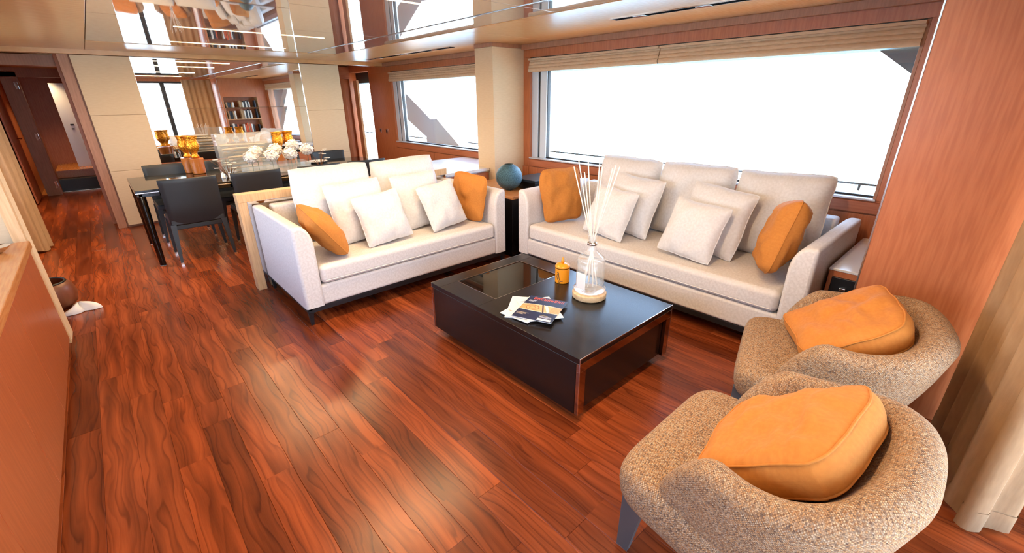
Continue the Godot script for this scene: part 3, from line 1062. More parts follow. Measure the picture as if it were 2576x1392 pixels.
func make_sofa(called: String, label: String, w: float, d: float, at: Vector3, turn: float) -> Node3D:
	# local: x 0..w, front at z 0, back at z -d
	var s := thing(called, label, "sofa", at, turn)
	var aw := 0.135
	mi("base", boxm(V(aw - 0.01, 0.135, -d + 0.02), V(w - aw + 0.01, 0.29, -0.006), 0.02, 3), M.linen, s)
	var l := mi("armrest", arm_mesh(d, false), M.linen, s)
	var r := mi("armrest", arm_mesh(d, true), M.linen, s, V(w, 0, 0))
	l.rotation.y = 0.0
	r.rotation.y = 0.0
	mi("backrest", boxm(V(aw - 0.01, 0.135, -d), V(w - aw + 0.01, 0.735, -d + 0.13), 0.02, 3), M.linen, s)
	# seat cushion with a soft crown
	var st := new_st()
	add_box(st, V(aw + 0.004, 0.292, -d + 0.13), V(w - aw - 0.004, 0.435, 0.004), 0.04, 4)
	var seat: ArrayMesh = st.commit()
	mi("seat_cushion", seat, M.linen, s)
	var wl := tube([V(aw + 0.03, 0.318, 0.002), V(w - aw - 0.03, 0.318, 0.002)], [0.0035])
	mi("piping", wl, M.linen, s)
	mi("frame_rail", boxes([[V(0.012, 0.095, -0.045), V(w - 0.012, 0.135, -0.015)], [V(0.012, 0.095, -d + 0.015), V(w - 0.012, 0.135, -d + 0.045)], [V(0.012, 0.095, -d + 0.015), V(0.042, 0.135, -0.015)], [V(w - 0.042, 0.095, -d + 0.015), V(w - 0.012, 0.135, -0.015)]], 0.003), M.gunmetal, s)
	for q in [[0.028, -0.03], [w - 0.028, -0.03], [0.028, -d + 0.03], [w - 0.028, -d + 0.03]]:
		mi("leg", taper(V(q[0], 0.0, q[1]), Vector2(0.009, 0.009), V(q[0], 0.10, q[1]), Vector2(0.018, 0.018)), M.gunmetal, s)
	return s

func put_pillow(called: String, label: String, mesh: Mesh, m: Material, at: Vector3, n: Vector3, up := Vector3.UP, roll := 0.0, group := "") -> void:
	var o := mi(called, mesh, m)
	tag(o, label, "cushion", group)
	facing(o, at, n, up, roll)

func build_sofas() -> void:
	make_sofa("two_seat_sofa", "white linen two-seat sofa backing onto the dining table", 1.91, 0.98, V(0.79, 0, -3.06), 0)
	make_sofa("three_seat_sofa", "long white linen sofa under the wide window", 2.43, 0.98, V(2.77, 0, -2.97), -90)
	# two-seat sofa cushions
	put_pillow("back_cushion", "large white back cushion on the two-seat sofa, next to the oak screen end", pillow(0.675, 0.60, 0.24, 1, 4.0, 0.03, 0.010), M.pillow_white, V(1.380, 0.732, -3.756), V(-0.04, 0.24, 1))
	put_pillow("back_cushion", "large white back cushion on the two-seat sofa, next to the teal vase", pillow(0.675, 0.60, 0.24, 2, 4.0, 0.03, 0.010), M.pillow_white, V(2.075, 0.731, -3.772), V(0.0, 0.24, 1), Vector3.UP, 1.0)
	put_pillow("square_cushion", "mid-size white square cushion on the two-seat sofa, behind the small one near the oak screen", pillow(0.50, 0.50, 0.17, 3), M.pillow_white, V(1.460, 0.680, -3.490), V(0.02, 0.36, 1), Vector3.UP, 3.0)
	put_pillow("square_cushion", "mid-size white square cushion on the two-seat sofa, behind the small one near the teal vase", pillow(0.50, 0.50, 0.17, 4), M.pillow_white, V(2.040, 0.680, -3.500), V(0.10, 0.36, 1), Vector3.UP, 2.0)
	put_pillow("small_cushion", "small white square cushion in front on the two-seat sofa, near the oak screen", pillow(0.42, 0.42, 0.14, 5), M.pillow_white, V(1.560, 0.640, -3.285), V(0.0, 0.45, 1), Vector3.UP, 4.0)
	put_pillow("small_cushion", "small white square cushion in front on the two-seat sofa, near the teal vase", pillow(0.42, 0.42, 0.14, 6), M.pillow_white, V(2.140, 0.645, -3.290), V(0.10, 0.45, 1), Vector3.UP, 5.0)
	put_pillow("ochre_cushion", "ochre cushion slumped against the two-seat sofa arm near the oak screen", pillow(0.42, 0.42, 0.19, 7, 2.4, 0.05, 0.010, 22, 0.13), M.ochre, V(1.065, 0.636, -3.27), V(0.86, 0.60, 0.12), Vector3.UP, 8.0)
	put_pillow("ochre_cushion", "ochre cushion leaning on the two-seat sofa arm near the teal vase", pillow(0.46, 0.44, 0.12, 8, 2.8, 0.05, 0.010, 22, 0.13), M.ochre, V(2.490, 0.665, -3.36), V(-1.0, 0.14, 0.10), Vector3.UP, -4.0)
	# long sofa cushions (z runs along the sofa)
	var zc := [-2.270, -1.635, -1.000]
	var wh := ["nearest the teal vase", "in the middle", "nearest the side cabinet"]
	for i in 3:
		put_pillow("back_cushion", "large white back cushion on the long sofa, %s" % wh[i], pillow(0.625, 0.60, 0.24, 11 + i, 4.0, 0.03, 0.010), M.pillow_white, V(3.470, 0.736, zc[i]), V(-1, 0.24, 0.0), Vector3.UP, -1.0 + i)
	put_pillow("square_cushion", "mid-size white square cushion on the long sofa, behind the small one toward the teal vase", pillow(0.50, 0.50, 0.17, 15), M.pillow_white, V(3.200, 0.682, -2.020), V(-1, 0.36, -0.05), Vector3.UP, -4.0)
	put_pillow("square_cushion", "mid-size white square cushion on the long sofa, behind the small one toward the side cabinet", pillow(0.50, 0.50, 0.17, 16), M.pillow_white, V(3.200, 0.689, -1.320), V(-1, 0.36, -0.05), Vector3.UP, -6.0)
	put_pillow("small_cushion", "small white square cushion in front on the long sofa, toward the teal vase", pillow(0.42, 0.42, 0.14, 17), M.pillow_white, V(2.998, 0.641, -2.090), V(-1, 0.45, 0.0), Vector3.UP, -5.0)
	put_pillow("small_cushion", "small white square cushion in front on the long sofa, toward the side cabinet", pillow(0.42, 0.42, 0.14, 18), M.pillow_white, V(2.980, 0.645, -1.360), V(-1, 0.45, 0.0), Vector3.UP, -5.0)
	put_pillow("ochre_cushion", "ochre cushion standing against the long sofa arm near the teal vase", pillow(0.42, 0.50, 0.17, 19, 3.0, 0.05, 0.012, 22, 0.13), M.ochre, V(3.080, 0.688, -2.700), V(-0.45, 0.20, 1.0), Vector3.UP, 3.0)
	put_pillow("ochre_cushion", "ochre cushion leaning on the long sofa arm beside the side cabinet", pillow(0.48, 0.48, 0.19, 20, 3.0, 0.05, 0.014, 22, 0.13), M.ochre, V(3.020, 0.708, -0.815), V(-0.35, 0.25, -1.0), Vector3.UP, 12.0)
	# oak screen behind the two-seat sofa
	var sc := thing("sofa_screen", "light oak screen panel with chrome inlay behind the two-seat sofa", "screen", Vector3.ZERO)
	mi("board", boxes([[V(0.70, 0.0, -4.15), V(0.765, 0.765, -4.045)], [V(0.70, 0.765, -4.15), V(2.72, 0.83, -4.045)], [V(0.765, 0.0, -4.15), V(2.72, 0.765, -4.105)]], 0.003), M.oak, sc)
	mi("chrome_inlay", boxes([[V(0.765, 0.0, -4.105), V(0.80, 0.74, -4.05)], [V(0.765, 0.74, -4.105), V(2.70, 0.765, -4.05)]], 0.002), M.chrome, sc)

func build_corner() -> void:
	var t := thing("corner_table", "dark leather corner table with timber top between the sofas", "table", V(2.82, 0, -4.02))
	mi("body", boxm(V(0.02, 0.04, 0.0), V(0.98, 0.61, 0.90), 0.006, 2), M.wenge, t)
	mi("plinth", boxm(V(0.05, 0.0, 0.03), V(0.95, 0.04, 0.86), 0.002), M.black, t)
	mi("top", boxm(V(0.01, 0.61, -0.005), V(0.99, 0.64, 0.91), 0.004, 2), M.counter, t)
	var v := thing("ball_vase", "round textured teal vase on the corner table", "vase", V(3.06, 0.64, -3.41))
	var prof := []
	for i in 25:
		var a := -PI * 0.5 + PI * i / 24.0
		prof.append(Vector2(maxf(0.0, cos(a)) * 0.137 if i < 22 else maxf(0.045, cos(a) * 0.137), 0.132 + sin(a) * 0.132))
	prof[0] = Vector2(0.0, 0.0)
	prof[1] = Vector2(0.04, 0.0)
	prof.resize(23)
	prof.append(Vector2(0.040, prof[22].y - 0.004))
	prof.append(Vector2(0.038, prof[22].y - 0.06))
	mi("body", lathe(prof, Vector3.ZERO, 48, 1), M.teal, v)
	mi("neck", lathe([Vector2(0.040, 0.250), Vector2(0.048, 0.250), Vector2(0.048, 0.262), Vector2(0.040, 0.262)]), M.black, v)
	var bx := thing("tray_box", "flat dark box with grey lid on the corner table", "box", V(3.40, 0.64, -3.34), 0)
	mi("case", boxm(V(-0.20, 0.0, -0.17), V(0.20, 0.075, 0.17), 0.004, 2), M.black, bx)
	mi("lid", boxm(V(-0.205, 0.075, -0.175), V(0.205, 0.10, 0.175), 0.004, 2), M.leather, bx)
	# glossy sideboard forward of the column
	var sb := thing("sideboard", "low timber sideboard with shiny pale glass top under the forward window", "sideboard", Vector3.ZERO)
	mi("body", boxes([[V(2.80, 0.0, -5.25), V(3.42, 0.715, -4.18)], [V(3.42, 0.0, -5.25), V(3.88, 0.715, -4.40)]], 0.003), M.cherry_h, sb)
	mi("glass_top", boxes([[V(2.79, 0.718, -5.26), V(3.424, 0.748, -4.17)], [V(3.424, 0.718, -5.26), V(3.88, 0.748, -4.392)]], 0.002), M.white_gloss, sb)
	mi("edge_trim", boxm(V(2.79, 0.705, -4.176), V(3.424, 0.718, -4.166), 0.001), M.steel, sb)

func build_coffee_table() -> void:
	var x0 := 1.41
	var x1 := 2.265
	var z0 := -2.37
	var z1 := -1.085
	var y := 0.385
	var t := thing("coffee_table", "low square black wood coffee table with bronze edged ends", "table", Vector3.ZERO)
	mi("side_panel", boxm(V(x0, 0.055, z0 + 0.0215), V(x0 + 0.04, y - 0.031, z1 - 0.0215), 0.003, 2), M.wenge, t)
	mi("side_panel", boxm(V(x1 - 0.04, 0.055, z0 + 0.0215), V(x1, y - 0.031, z1 - 0.0215), 0.003, 2), M.wenge, t)
	mi("end_panel", boxm(V(x0 + 0.03, 0.055, z1 - 0.04), V(x1 - 0.03, y - 0.032, z1 - 0.022), 0.003), M.wenge, t)
	mi("end_panel", boxm(V(x0 + 0.03, 0.055, z0 + 0.022), V(x1 - 0.03, y - 0.032, z0 + 0.04), 0.003), M.wenge, t)
	mi("bottom", boxm(V(x0 + 0.03, 0.06, z0 + 0.03), V(x1 - 0.03, 0.08, z1 - 0.03), 0.002), M.black, t)
	# top around the sunken glass tray
	var tx0 := 1.552
	var tx1 := 2.13
	var tz0 := -2.265
	var tz1 := -1.87
	mi("top", boxes([[V(x0, y - 0.03, tz1), V(x1, y, z1 - 0.002)], [V(x0, y - 0.03, z0 + 0.002), V(x1, y, tz0)], [V(x0, y - 0.03, tz0), V(tx0, y, tz1)], [V(tx1, y - 0.03, tz0), V(x1, y, tz1)]], 0.0015), M.wenge, t)
	mi("tray_floor", boxes([[V(tx0, y - 0.10, tz0), V(tx1, y - 0.085, tz1)], [V(tx0 - 0.01, y - 0.1, tz0), V(tx0, y - 0.03, tz1)], [V(tx1, y - 0.1, tz0), V(tx1 + 0.01, y - 0.03, tz1)], [V(tx0, y - 0.1, tz0 - 0.01), V(tx1, y - 0.03, tz0)], [V(tx0, y - 0.1, tz1), V(tx1, y - 0.03, tz1 + 0.01)]], 0.001), M.wenge, t)
	mi("tray_glass", boxm(V(tx0 + 0.003, y - 0.012, tz0 + 0.003), V(tx1 - 0.003, y - 0.004, tz1 - 0.003), 0.0005), M.smoked, t)
	mi("tray_edge", boxes([[V(tx0, y - 0.014, tz0), V(tx0 + 0.003, y + 0.0012, tz1)], [V(tx1 - 0.003, y - 0.014, tz0), V(tx1, y + 0.0012, tz1)], [V(tx0 + 0.003, y - 0.014, tz0), V(tx1 - 0.003, y + 0.0012, tz0 + 0.003)], [V(tx0 + 0.003, y - 0.014, tz1 - 0.003), V(tx1 - 0.003, y + 0.0012, tz1)]], 0.0005), M.chrome, t)
	for e in [[z1, 1.0], [z0, -1.0]]:
		var za: float = minf(e[0], e[0] - e[1] * 0.02)
		var zb: float = maxf(e[0], e[0] - e[1] * 0.02)
		mi("end_frame", boxes([[V(x0, 0.055, za), V(x0 + 0.05, y - 0.078, zb)], [V(x1 - 0.05, 0.055, za), V(x1, y - 0.078, zb)], [V(x0, y - 0.078, za), V(x1, y - 0.0305, zb)]], 0.0008), M.bronze, t)
		var ze: float = e[0]
		mi("edge_strip", boxes([[V(x0 - 0.001, 0.055, ze - 0.002), V(x0 + 0.004, y - 0.004, ze + 0.002)], [V(x1 - 0.004, 0.055, ze - 0.002), V(x1 + 0.001, y - 0.004, ze + 0.002)], [V(x0 - 0.001, y - 0.004, ze - 0.002), V(x1 + 0.001, y + 0.001, ze + 0.002)]], 0.0006), M.chrome, t)
	mi("plinth", boxm(V(x0 + 0.06, 0.0, z0 + 0.08), V(x1 - 0.06, 0.056, z1 - 0.08), 0.002), M.black, t)
	# reed diffuser
	var d := thing("reed_diffuser", "tall clear glass reed diffuser on a round stone base", "diffuser", V(2.0, y, -1.50))
	mi("base", lathe([Vector2(0.0, 0.0), Vector2(0.096, 0.0), Vector2(0.104, 0.008), Vector2(0.105, 0.034), Vector2(0.099, 0.044), Vector2(0.0, 0.044)], Vector3.ZERO, 40), M.stone, d)
	mi("bottle", lathe([Vector2(0.0, 0.046), Vector2(0.085, 0.046), Vector2(0.098, 0.052), Vector2(0.098, 0.064), Vector2(0.088, 0.070), Vector2(0.085, 0.09), Vector2(0.085, 0.235), Vector2(0.076, 0.265), Vector2(0.045, 0.288), Vector2(0.026, 0.31), Vector2(0.022, 0.36), Vector2(0.027, 0.385), Vector2(0.027, 0.395), Vector2(0.022, 0.395), Vector2(0.018, 0.36)], Vector3.ZERO, 36), M.glass, d)
	mi("oil", lathe([Vector2(0.0, 0.075), Vector2(0.080, 0.075), Vector2(0.080, 0.24), Vector2(0.0, 0.24)], Vector3.ZERO, 30), M.glass, d)
	mi("neck_ring", lathe([Vector2(0.0225, 0.335), Vector2(0.03, 0.338), Vector2(0.03, 0.352), Vector2(0.0225, 0.355)], Vector3.ZERO, 24), M.chrome, d)
	var tag_n := Vector3(-0.9, 0, 0.42).normalized()
	var lab := mi("label_card", boxm(V(-0.033, -0.05, 0.0), V(0.033, 0.05, 0.0015), 0.0005), M.paper, d)
	facing(lab, V(0, 0.13, 0) + tag_n.rotated(Vector3.UP, -0.45) * 0.0865, tag_n.rotated(Vector3.UP, -0.45))
	for k in 9:
		var a := TAU * k / 9.0 + 0.3
		var sp := 0.055 + 0.03 * (k % 3)
		var bot := V(-cos(a) * 0.045, 0.082, -sin(a) * 0.045)
		var mid := V(cos(a) * 0.008, 0.36, sin(a) * 0.008)
		var dir := (mid - bot).normalized()
		var top := mid + dir * (0.42 + 0.02 * (k % 4)) + V(cos(a), 0, sin(a)) * sp * 0.35
		mi("reed", tube([bot, mid, top], [0.0035], 6), M.reed, d)
	# yellow candle jar
	var c := thing("candle_jar", "yellow ceramic lidded jar with a black bird drawing", "jar", V(2.06, y, -1.775))
	mi("body", lathe([Vector2(0.0, 0.0), Vector2(0.045, 0.0), Vector2(0.048, 0.004), Vector2(0.048, 0.098), Vector2(0.046, 0.10), Vector2(0.0, 0.10)], Vector3.ZERO, 36), M.yellow, c)
	var ld := mi("lid", lathe([Vector2(0.0, 0.100), Vector2(0.049, 0.102), Vector2(0.050, 0.112), Vector2(0.044, 0.124), Vector2(0.02, 0.132), Vector2(0.0, 0.133)], Vector3.ZERO, 36), M.yellow, c)
	mi("knob", lathe([Vector2(0.0, 0.132), Vector2(0.010, 0.134), Vector2(0.011, 0.148), Vector2(0.007, 0.158), Vector2(0.004, 0.172), Vector2(0.0, 0.175)], Vector3.ZERO, 18), M.yellow, ld)
	# bird: curved ink strokes on the cylinder
	var strokes := [[Vector2(-0.5, 0.075), Vector2(-0.35, 0.085), Vector2(-0.25, 0.075), Vector2(-0.22, 0.055), Vector2(-0.15, 0.035), Vector2(0.05, 0.018), Vector2(0.35, 0.02)], [Vector2(-0.45, 0.07), Vector2(-0.55, 0.05), Vector2(-0.42, 0.03), Vector2(-0.2, 0.02), Vector2(0.0, 0.022)], [Vector2(-0.3, 0.02), Vector2(-0.28, 0.008)], [Vector2(-0.15, 0.016), Vector2(-0.1, 0.006)]]
	for s in strokes:
		var pts := []
		for q in s:
			var a: float = atan2(0.42, -0.9) - q.x
			pts.append(V(cos(a) * 0.0478, q.y, sin(a) * 0.0478))
		mi("bird_stroke", tube(pts, [0.0022], 5), M.ink, c)
	build_magazines(y)

func cover_tex(kind: int) -> ImageTexture:
	var W := 208
	var H := 256
	var im := Image.create(W, H, false, Image.FORMAT_RGB8)
	var r := RandomNumberGenerator.new()
	r.seed = 60 + kind
	if kind == 0:
		im.fill(Color(0.10, 0.14, 0.27))
		# masthead in orange capitals
		for k in 9:
			var x := 30 + k * 19
			var w := 14
			im.fill_rect(Rect2i(x, 10, 4, 26), Color(0.82, 0.28, 0.10))
			im.fill_rect(Rect2i(x + w - 5, 10 + (k % 3) * 6, 4, 26 - (k % 3) * 6), Color(0.82, 0.28, 0.10))
			im.fill_rect(Rect2i(x, 10 if k % 2 == 0 else 20, w, 4), Color(0.86, 0.34, 0.14))
			if k % 3 != 1:
				im.fill_rect(Rect2i(x, 32, w, 4), Color(0.82, 0.28, 0.10))
		for k in 3:
			im.fill_rect(Rect2i(14, 50 + k * 7, 44 - k * 8, 3), Color(0.82, 0.86, 0.9))
		# gilded interior seen in the cover photo
		for y in range(80, 176):
			for x in W:
				var lo := 92.0 + (x - 104.0) * (x - 104.0) * 0.0008 - x * 0.06
				var hi := 168.0 - (x - 90.0) * (x - 90.0) * 0.0006
				if y > lo and y < hi:
					var t := r.randf() * 0.12
					var c := Color(0.80 + t, 0.60 + t, 0.38 + t)
					if y < lo + 4 or y > hi - 4:
						c = Color(0.92, 0.90, 0.88)
					var q := Vector2(x - 62, (y - 130) * 1.3).length()
					if absf(q - 34) < 2.5 or absf(q - 16) < 2.0:
						c = Color(0.55, 0.32, 0.16)
					if absf(x - 118 - (y - 130) * 0.35) < 4:
						c = Color(0.20, 0.14, 0.12)
					if absf(x - 142 - (y - 130) * 0.5) < 9:
						c = Color(0.88, 0.85, 0.83)
					if x > 156 and y % 9 < 3:
						c = Color(0.60, 0.42, 0.26)
					if x < 26 and y % 12 < 3:
						c = Color(0.66, 0.40, 0.2)
					im.set_pixel(x, y, c)
		for k in 3:
			im.fill_rect(Rect2i(10, 200 + k * 9, 60 - k * 12, 3), Color(0.85, 0.78, 0.66))
		im.fill_rect(Rect2i(130, 196, 40, 3), Color(0.8, 0.72, 0.5))
		for k in 2:
			im.fill_rect(Rect2i(130, 206 + k * 9, 62, 4), Color(0.84, 0.87, 0.92))
		im.fill_rect(Rect2i(128, 228, 70, 20), Color(0.88, 0.88, 0.87))
	else:
		im.fill(Color(0.88, 0.88, 0.87))
		for k in 6:
			var x := r.randi_range(10, 120)
			var y := r.randi_range(10, 220)
			im.fill_rect(Rect2i(x, y, r.randi_range(24, 80), r.randi_range(3, 8)), Color(0.72, 0.58, 0.48) if k % 2 == 0 else Color(0.5, 0.54, 0.62))
		if kind == 2:
			im.fill_rect(Rect2i(0, 110, 60, 90), Color(0.13, 0.17, 0.30))
	return ImageTexture.create_from_image(im)

func build_magazines(y: float) -> void:
	var specs := [
		[V(1.605, 0, -1.655), 52.0, 1, 0.205, 0.28, "white magazine at the bottom of the fanned pile on the coffee table"],
		[V(1.60, 0, -1.62), 82.0, 1, 0.20, 0.29, "white magazine turned sideways in the pile on the coffee table"],
		[V(1.635, 0, -1.575), 30.0, 2, 0.205, 0.28, "white magazine with navy corner just under the blue one"],
		[V(1.632, 0, -1.562), 67.0, 0, 0.235, 0.29, "navy blue magazine with orange title on top of the pile"]]
	var yy := y + 0.001
	for s in specs:
		var o := thing("magazine", s[5], "magazine", Vector3(s[0].x, yy, s[0].z), 0)
		var w: float = s[3]
		var h: float = s[4]
		mi("pages", boxm(V(-w / 2 + 0.001, 0.0, -h / 2 + 0.001), V(w / 2 - 0.001, 0.0038, h / 2 - 0.001), 0.0004), M.paper, o)
		var m := mat(Color.WHITE, 0.3)
		m.albedo_texture = cover_tex(s[2])
		var st := new_st()
		var g := [[-1, -1], [1, -1], [1, 1], [-1, 1]]
		for i in [0, 1, 2, 0, 2, 3]:
			st.set_normal(Vector3.UP)
			st.set_uv(Vector2(g[i][0] * 0.5 + 0.5, g[i][1] * 0.5 + 0.5))
			st.add_vertex(V(g[i][0] * w / 2, 0.0046, g[i][1] * h / 2))
		for k in 4:
			var a: Array = g[k]
			var b: Array = g[(k + 1) % 4]
			var A := V(a[0] * w / 2, 0.0038, a[1] * h / 2)
			var B := V(b[0] * w / 2, 0.0038, b[1] * h / 2)
			st.set_normal((A + B).normalized())
			st.set_uv(Vector2(0.5, 0.995))
			quad(st, A, B, B + V(0, 0.0008, 0), A + V(0, 0.0008, 0))
		mi("cover", st.commit(), m, o)
		o.rotation.y = deg_to_rad(-s[1])
		yy += 0.0052

# ------------------------------------------------------------------ armchairs
func rim_y(s: float) -> float:
	# s 0..1 around from one arm tip to the other; height of the rim crest
	var e := minf(s, 1.0 - s)
	var tip := smoothstep(0.0, 0.10, e)
	var back := smoothstep(0.14, 0.40, e)
	return lerpf(0.44, lerpf(0.625, 0.70, back), pow(tip, 0.6))

func chair_shell() -> ArrayMesh:
	var rim := Curve3D.new()
	var low := Curve3D.new()
	var R := [Vector2(-0.265, -0.185), Vector2(-0.295, -0.07), Vector2(-0.322, 0.05), Vector2(-0.315, 0.16), Vector2(-0.26, 0.245), Vector2(-0.17, 0.295), Vector2(-0.08, 0.313), Vector2(0, 0.316)]
	var Lw := [Vector2(-0.25, -0.22), Vector2(-0.255, -0.12), Vector2(-0.255, 0.0), Vector2(-0.24, 0.09), Vector2(-0.20, 0.155), Vector2(-0.14, 0.19), Vector2(-0.07, 0.205), Vector2(0, 0.21)]
	for pair in [[rim, R], [low, Lw]]:
		var c: Curve3D = pair[0]
		var pts: Array = pair[1].duplicate()
		for i in range(6, -1, -1):
			pts.append(Vector2(-pair[1][i].x, pair[1][i].y))
		for i in pts.size():
			var tg: Vector2 = (pts[mini(i + 1, pts.size() - 1)] - pts[maxi(i - 1, 0)]) / 6.0
			c.add_point(V(pts[i].x, 0, pts[i].y), -V(tg.x, 0, tg.y), V(tg.x, 0, tg.y))
	var n := 72
	var g := []
	var Lr := rim.get_baked_length()
	var Ll := low.get_baked_length()
	for i in n + 1:
		var s := i / float(n)
		var c := rim.sample_baked(Lr * s, true)
		var b := low.sample_baked(Ll * s, true)
		var d := (rim.sample_baked(minf(Lr * s + 0.01, Lr), true) - rim.sample_baked(maxf(Lr * s - 0.01, 0), true)).normalized()
		var nn := V(d.z, 0, -d.x)
		if nn.dot(c - V(0, 0, -0.05)) < 0:
			nn = -nn
		var e := minf(s, 1.0 - s)
		var r := 0.048 + 0.010 * smoothstep(0.2, 0.45, e)
		r *= 0.55 + 0.45 * sqrt(smoothstep(0.0, 0.07, e))
		var top := rim_y(s)
		var row := []
		# outer side, bottom to top, slightly bulged
		var rimo := c + nn * r + V(0, top - r, 0)
		for k in 9:
			var f := k / 8.0
			var p := (b + V(0, 0.205, 0)).lerp(rimo, f)
			p += nn * 0.022 * sin(f * PI)
			row.append(p)
		for k in range(1, 9):
			var a := PI * k / 8.0
			row.append(c + nn * cos(a) * r + V(0, top - r + sin(a) * r, 0))
		var inn := c - nn * r
		for k in range(1, 6):
			var f := k / 5.0
			row.append(inn.lerp(b - nn * 0.10, f) + V(0, lerpf(top - r, 0.37, f * f * 0.3 + f * 0.7), 0))
		row.append(b + nn * -0.03 + V(0, 0.205, 0))
		g.append(row)
	# close the two tips
	var c0 := []
	var c1 := []
	var m0 := Vector3.ZERO
	var m1 := Vector3.ZERO
	for p in g[0]:
		m0 += p
	for p in g[n]:
		m1 += p
	m0 = m0 / g[0].size() + V(0, 0, -0.02)
	m1 = m1 / g[n].size() + V(0, 0, -0.02)
	for p in g[0]:
		c0.append(m0)
		c1.append(m1)
	g.push_front(c0)
	g.append(c1)
	var st := new_st()
	add_grid(st, g, false, true)
	return st.commit()

func chair_seat() -> ArrayMesh:
	# upholstered slab: squarish plan, soft edges, underside rising to the front
	var st := new_st()
	var g := []
	var prof := [[0.0, 0.0], [0.80, 0.0], [0.90, 0.02], [0.955, 0.10], [0.985, 0.28], [1.0, 0.55], [0.995, 0.75], [0.975, 0.88], [0.935, 0.965], [0.88, 1.0], [0.6, 1.04], [0.3, 1.06], [0.0, 1.065]]
	var na := 72
	for q in prof:
		var row := []
		for j in na:
			var a := TAU * j / na
			var ca := cos(a)
			var sa := sin(a)
			var ex := 0.30
			var x: float = signf(ca) * pow(absf(ca), ex) * 0.335 * q[0]
			var z: float = signf(sa) * pow(absf(sa), ex) * 0.29 * q[0] - 0.058
			var low := lerpf(0.205, 0.275, smoothstep(0.1, -0.35, z))
			row.append(V(x, lerpf(low, 0.425, q[1]), z))
		g.append(row)
	add_grid(st, g, false, true)
	return st.commit()

func build_armchairs() -> void:
	var shell := chair_shell()
	var seat := chair_seat()
	var specs := [[V(1.29, 0, -0.25), 0.0, "brown tweed tub armchair with a grey blade leg, standing next to the camera side curtain end", "x"], [V(2.20, 0, -0.30), 16.0, "brown tweed tub armchair between the coffee table and the cherry locker wall", "y"]]
	specs[0][2] = "brown tweed tub armchair standing farther from the cherry locker wall"
	specs[1][2] = "brown tweed tub armchair standing right beside the cherry locker wall"
	for s in specs:
		var c := thing("tub_armchair", s[2], "armchair", s[0], s[1])
		mi("shell", shell, M.tweed, c)
		mi("seat", seat, M.tweed, c)
		for q in [[-0.235, -0.29], [0.235, -0.29], [-0.19, 0.14], [0.19, 0.14]]:
			var sx := signf(q[0])
			var sz := signf(q[1])
			mi("leg", taper(V(q[0] + sx * 0.015, 0.0, q[1] + sz * 0.015), Vector2(0.010, 0.022), V(q[0] - sx * 0.01, 0.28 if sz < 0 else 0.212, q[1]), Vector2(0.014, 0.046)), M.leg_grey, c)
	boxed_cushion("plump boxed ochre cushion in the tweed armchair farther from the locker wall", 31, V(1.295, 0.574, -0.20), V(-0.04, 0.82, -0.58), V(0.05, 0.58, 0.815), 0.0)
	boxed_cushion("plump boxed ochre cushion in the tweed armchair beside the locker wall", 32, V(2.22, 0.588, -0.255), V(-0.22, 0.85, -0.46), V(0.45, 0.46, 0.72), 0.0)

func boxed_cushion(label: String, sd: int, at: Vector3, n: Vector3, up: Vector3, roll: float) -> void:
	var o := thing("boxed_cushion", label, "cushion", Vector3.ZERO)
	facing(o, at, n, up, roll)
	var w := 0.44
	var h := 0.43
	var t := 0.17
	var edge := 0.095
	var no := FastNoiseLite.new()
	no.seed = sd
	no.frequency = 1.0
	no.fractal_octaves = 2
	var N := 28
	var faces := []
	for side in [1.0, -1.0]:
		var g := []
		for i in N + 1:
			var row := []
			for j in N + 1:
				var u := j / float(N) * 2.0 - 1.0
				var v := i / float(N) * 2.0 - 1.0
				var f := pow(maxf(0.0, 1.0 - pow(absf(u), 3.0)), 0.7) * pow(maxf(0.0, 1.0 - pow(absf(v), 3.0)), 0.7)
				# rounded square outline with slightly hollow edges
				var cr := 1.0 - 0.055 * pow(absf(u * v), 4.0) * 2.0
				var x := w * 0.5 * u * cr * (1.0 - 0.03 * (1.0 - v * v))
				var y := h * 0.5 * v * cr * (1.0 - 0.03 * (1.0 - u * u))
				var e := minf(1.0, (1.0 - maxf(absf(u), absf(v))) * 3.0)
				var z: float = side * (edge * 0.5 + (t - edge) * 0.5 * f)
				z += e * (no.get_noise_3d(u * 1.2, v * 1.2, side * 4.0) * 0.026 + no.get_noise_3d(u * 1.0, v * 3.4, 8.0 + side) * 0.012)
				y -= 0.075 * pow((1.0 + u) * 0.5, 2.0) * pow((1.0 + v) * 0.5, 2.0)
				row.append(V(x + no.get_noise_2d(u * 0.8, v * 0.8 + 30.0) * 0.014, y + no.get_noise_2d(u * 0.8, v * 0.8 + 60.0) * 0.014, z))
			g.append(row)
		faces.append(g)
		var st := new_st()
		add_grid(st, g, false, false, side < 0)
		mi("face", st.commit(), M.ochre, o)
	var loops := []
	for g in faces:
		var loop := []
		for j in N + 1:
			loop.append(g[0][j])
		for i in range(1, N + 1):
			loop.append(g[i][N])
		for j in range(N - 1, -1, -1):
			loop.append(g[N][j])
		for i in range(N - 1, 0, -1):
			loop.append(g[i][0])
		loops.append(loop)
	var rows := []
	for k in loops[0].size():
		var a: Vector3 = loops[0][k]
		var b: Vector3 = loops[1][k]
		var out := V(a.x, a.y, 0).normalized()
		var row := []
		for m in 7:
			var f := m / 6.0
			row.append(a.lerp(b, f) + out * 0.016 * sin(f * PI))
		rows.append(row)
	var sg := new_st()
	add_grid(sg, rows, true, false)
	mi("gusset", sg.commit(), M.ochre, o)
	for loop in loops:
		var ring := []
		for q in loop:
			var oo := V(q.x, q.y, 0).normalized()
			var row := []
			for m in 6:
				var a := TAU * m / 6.0
				row.append(q + oo * (cos(a) * 0.004 + 0.001) + V(0, 0, sin(a) * 0.004))
			ring.append(row)
		var sp := new_st()
		add_grid(sp, ring, true, true)
		mi("piping", sp.commit(), M.ochre, o)

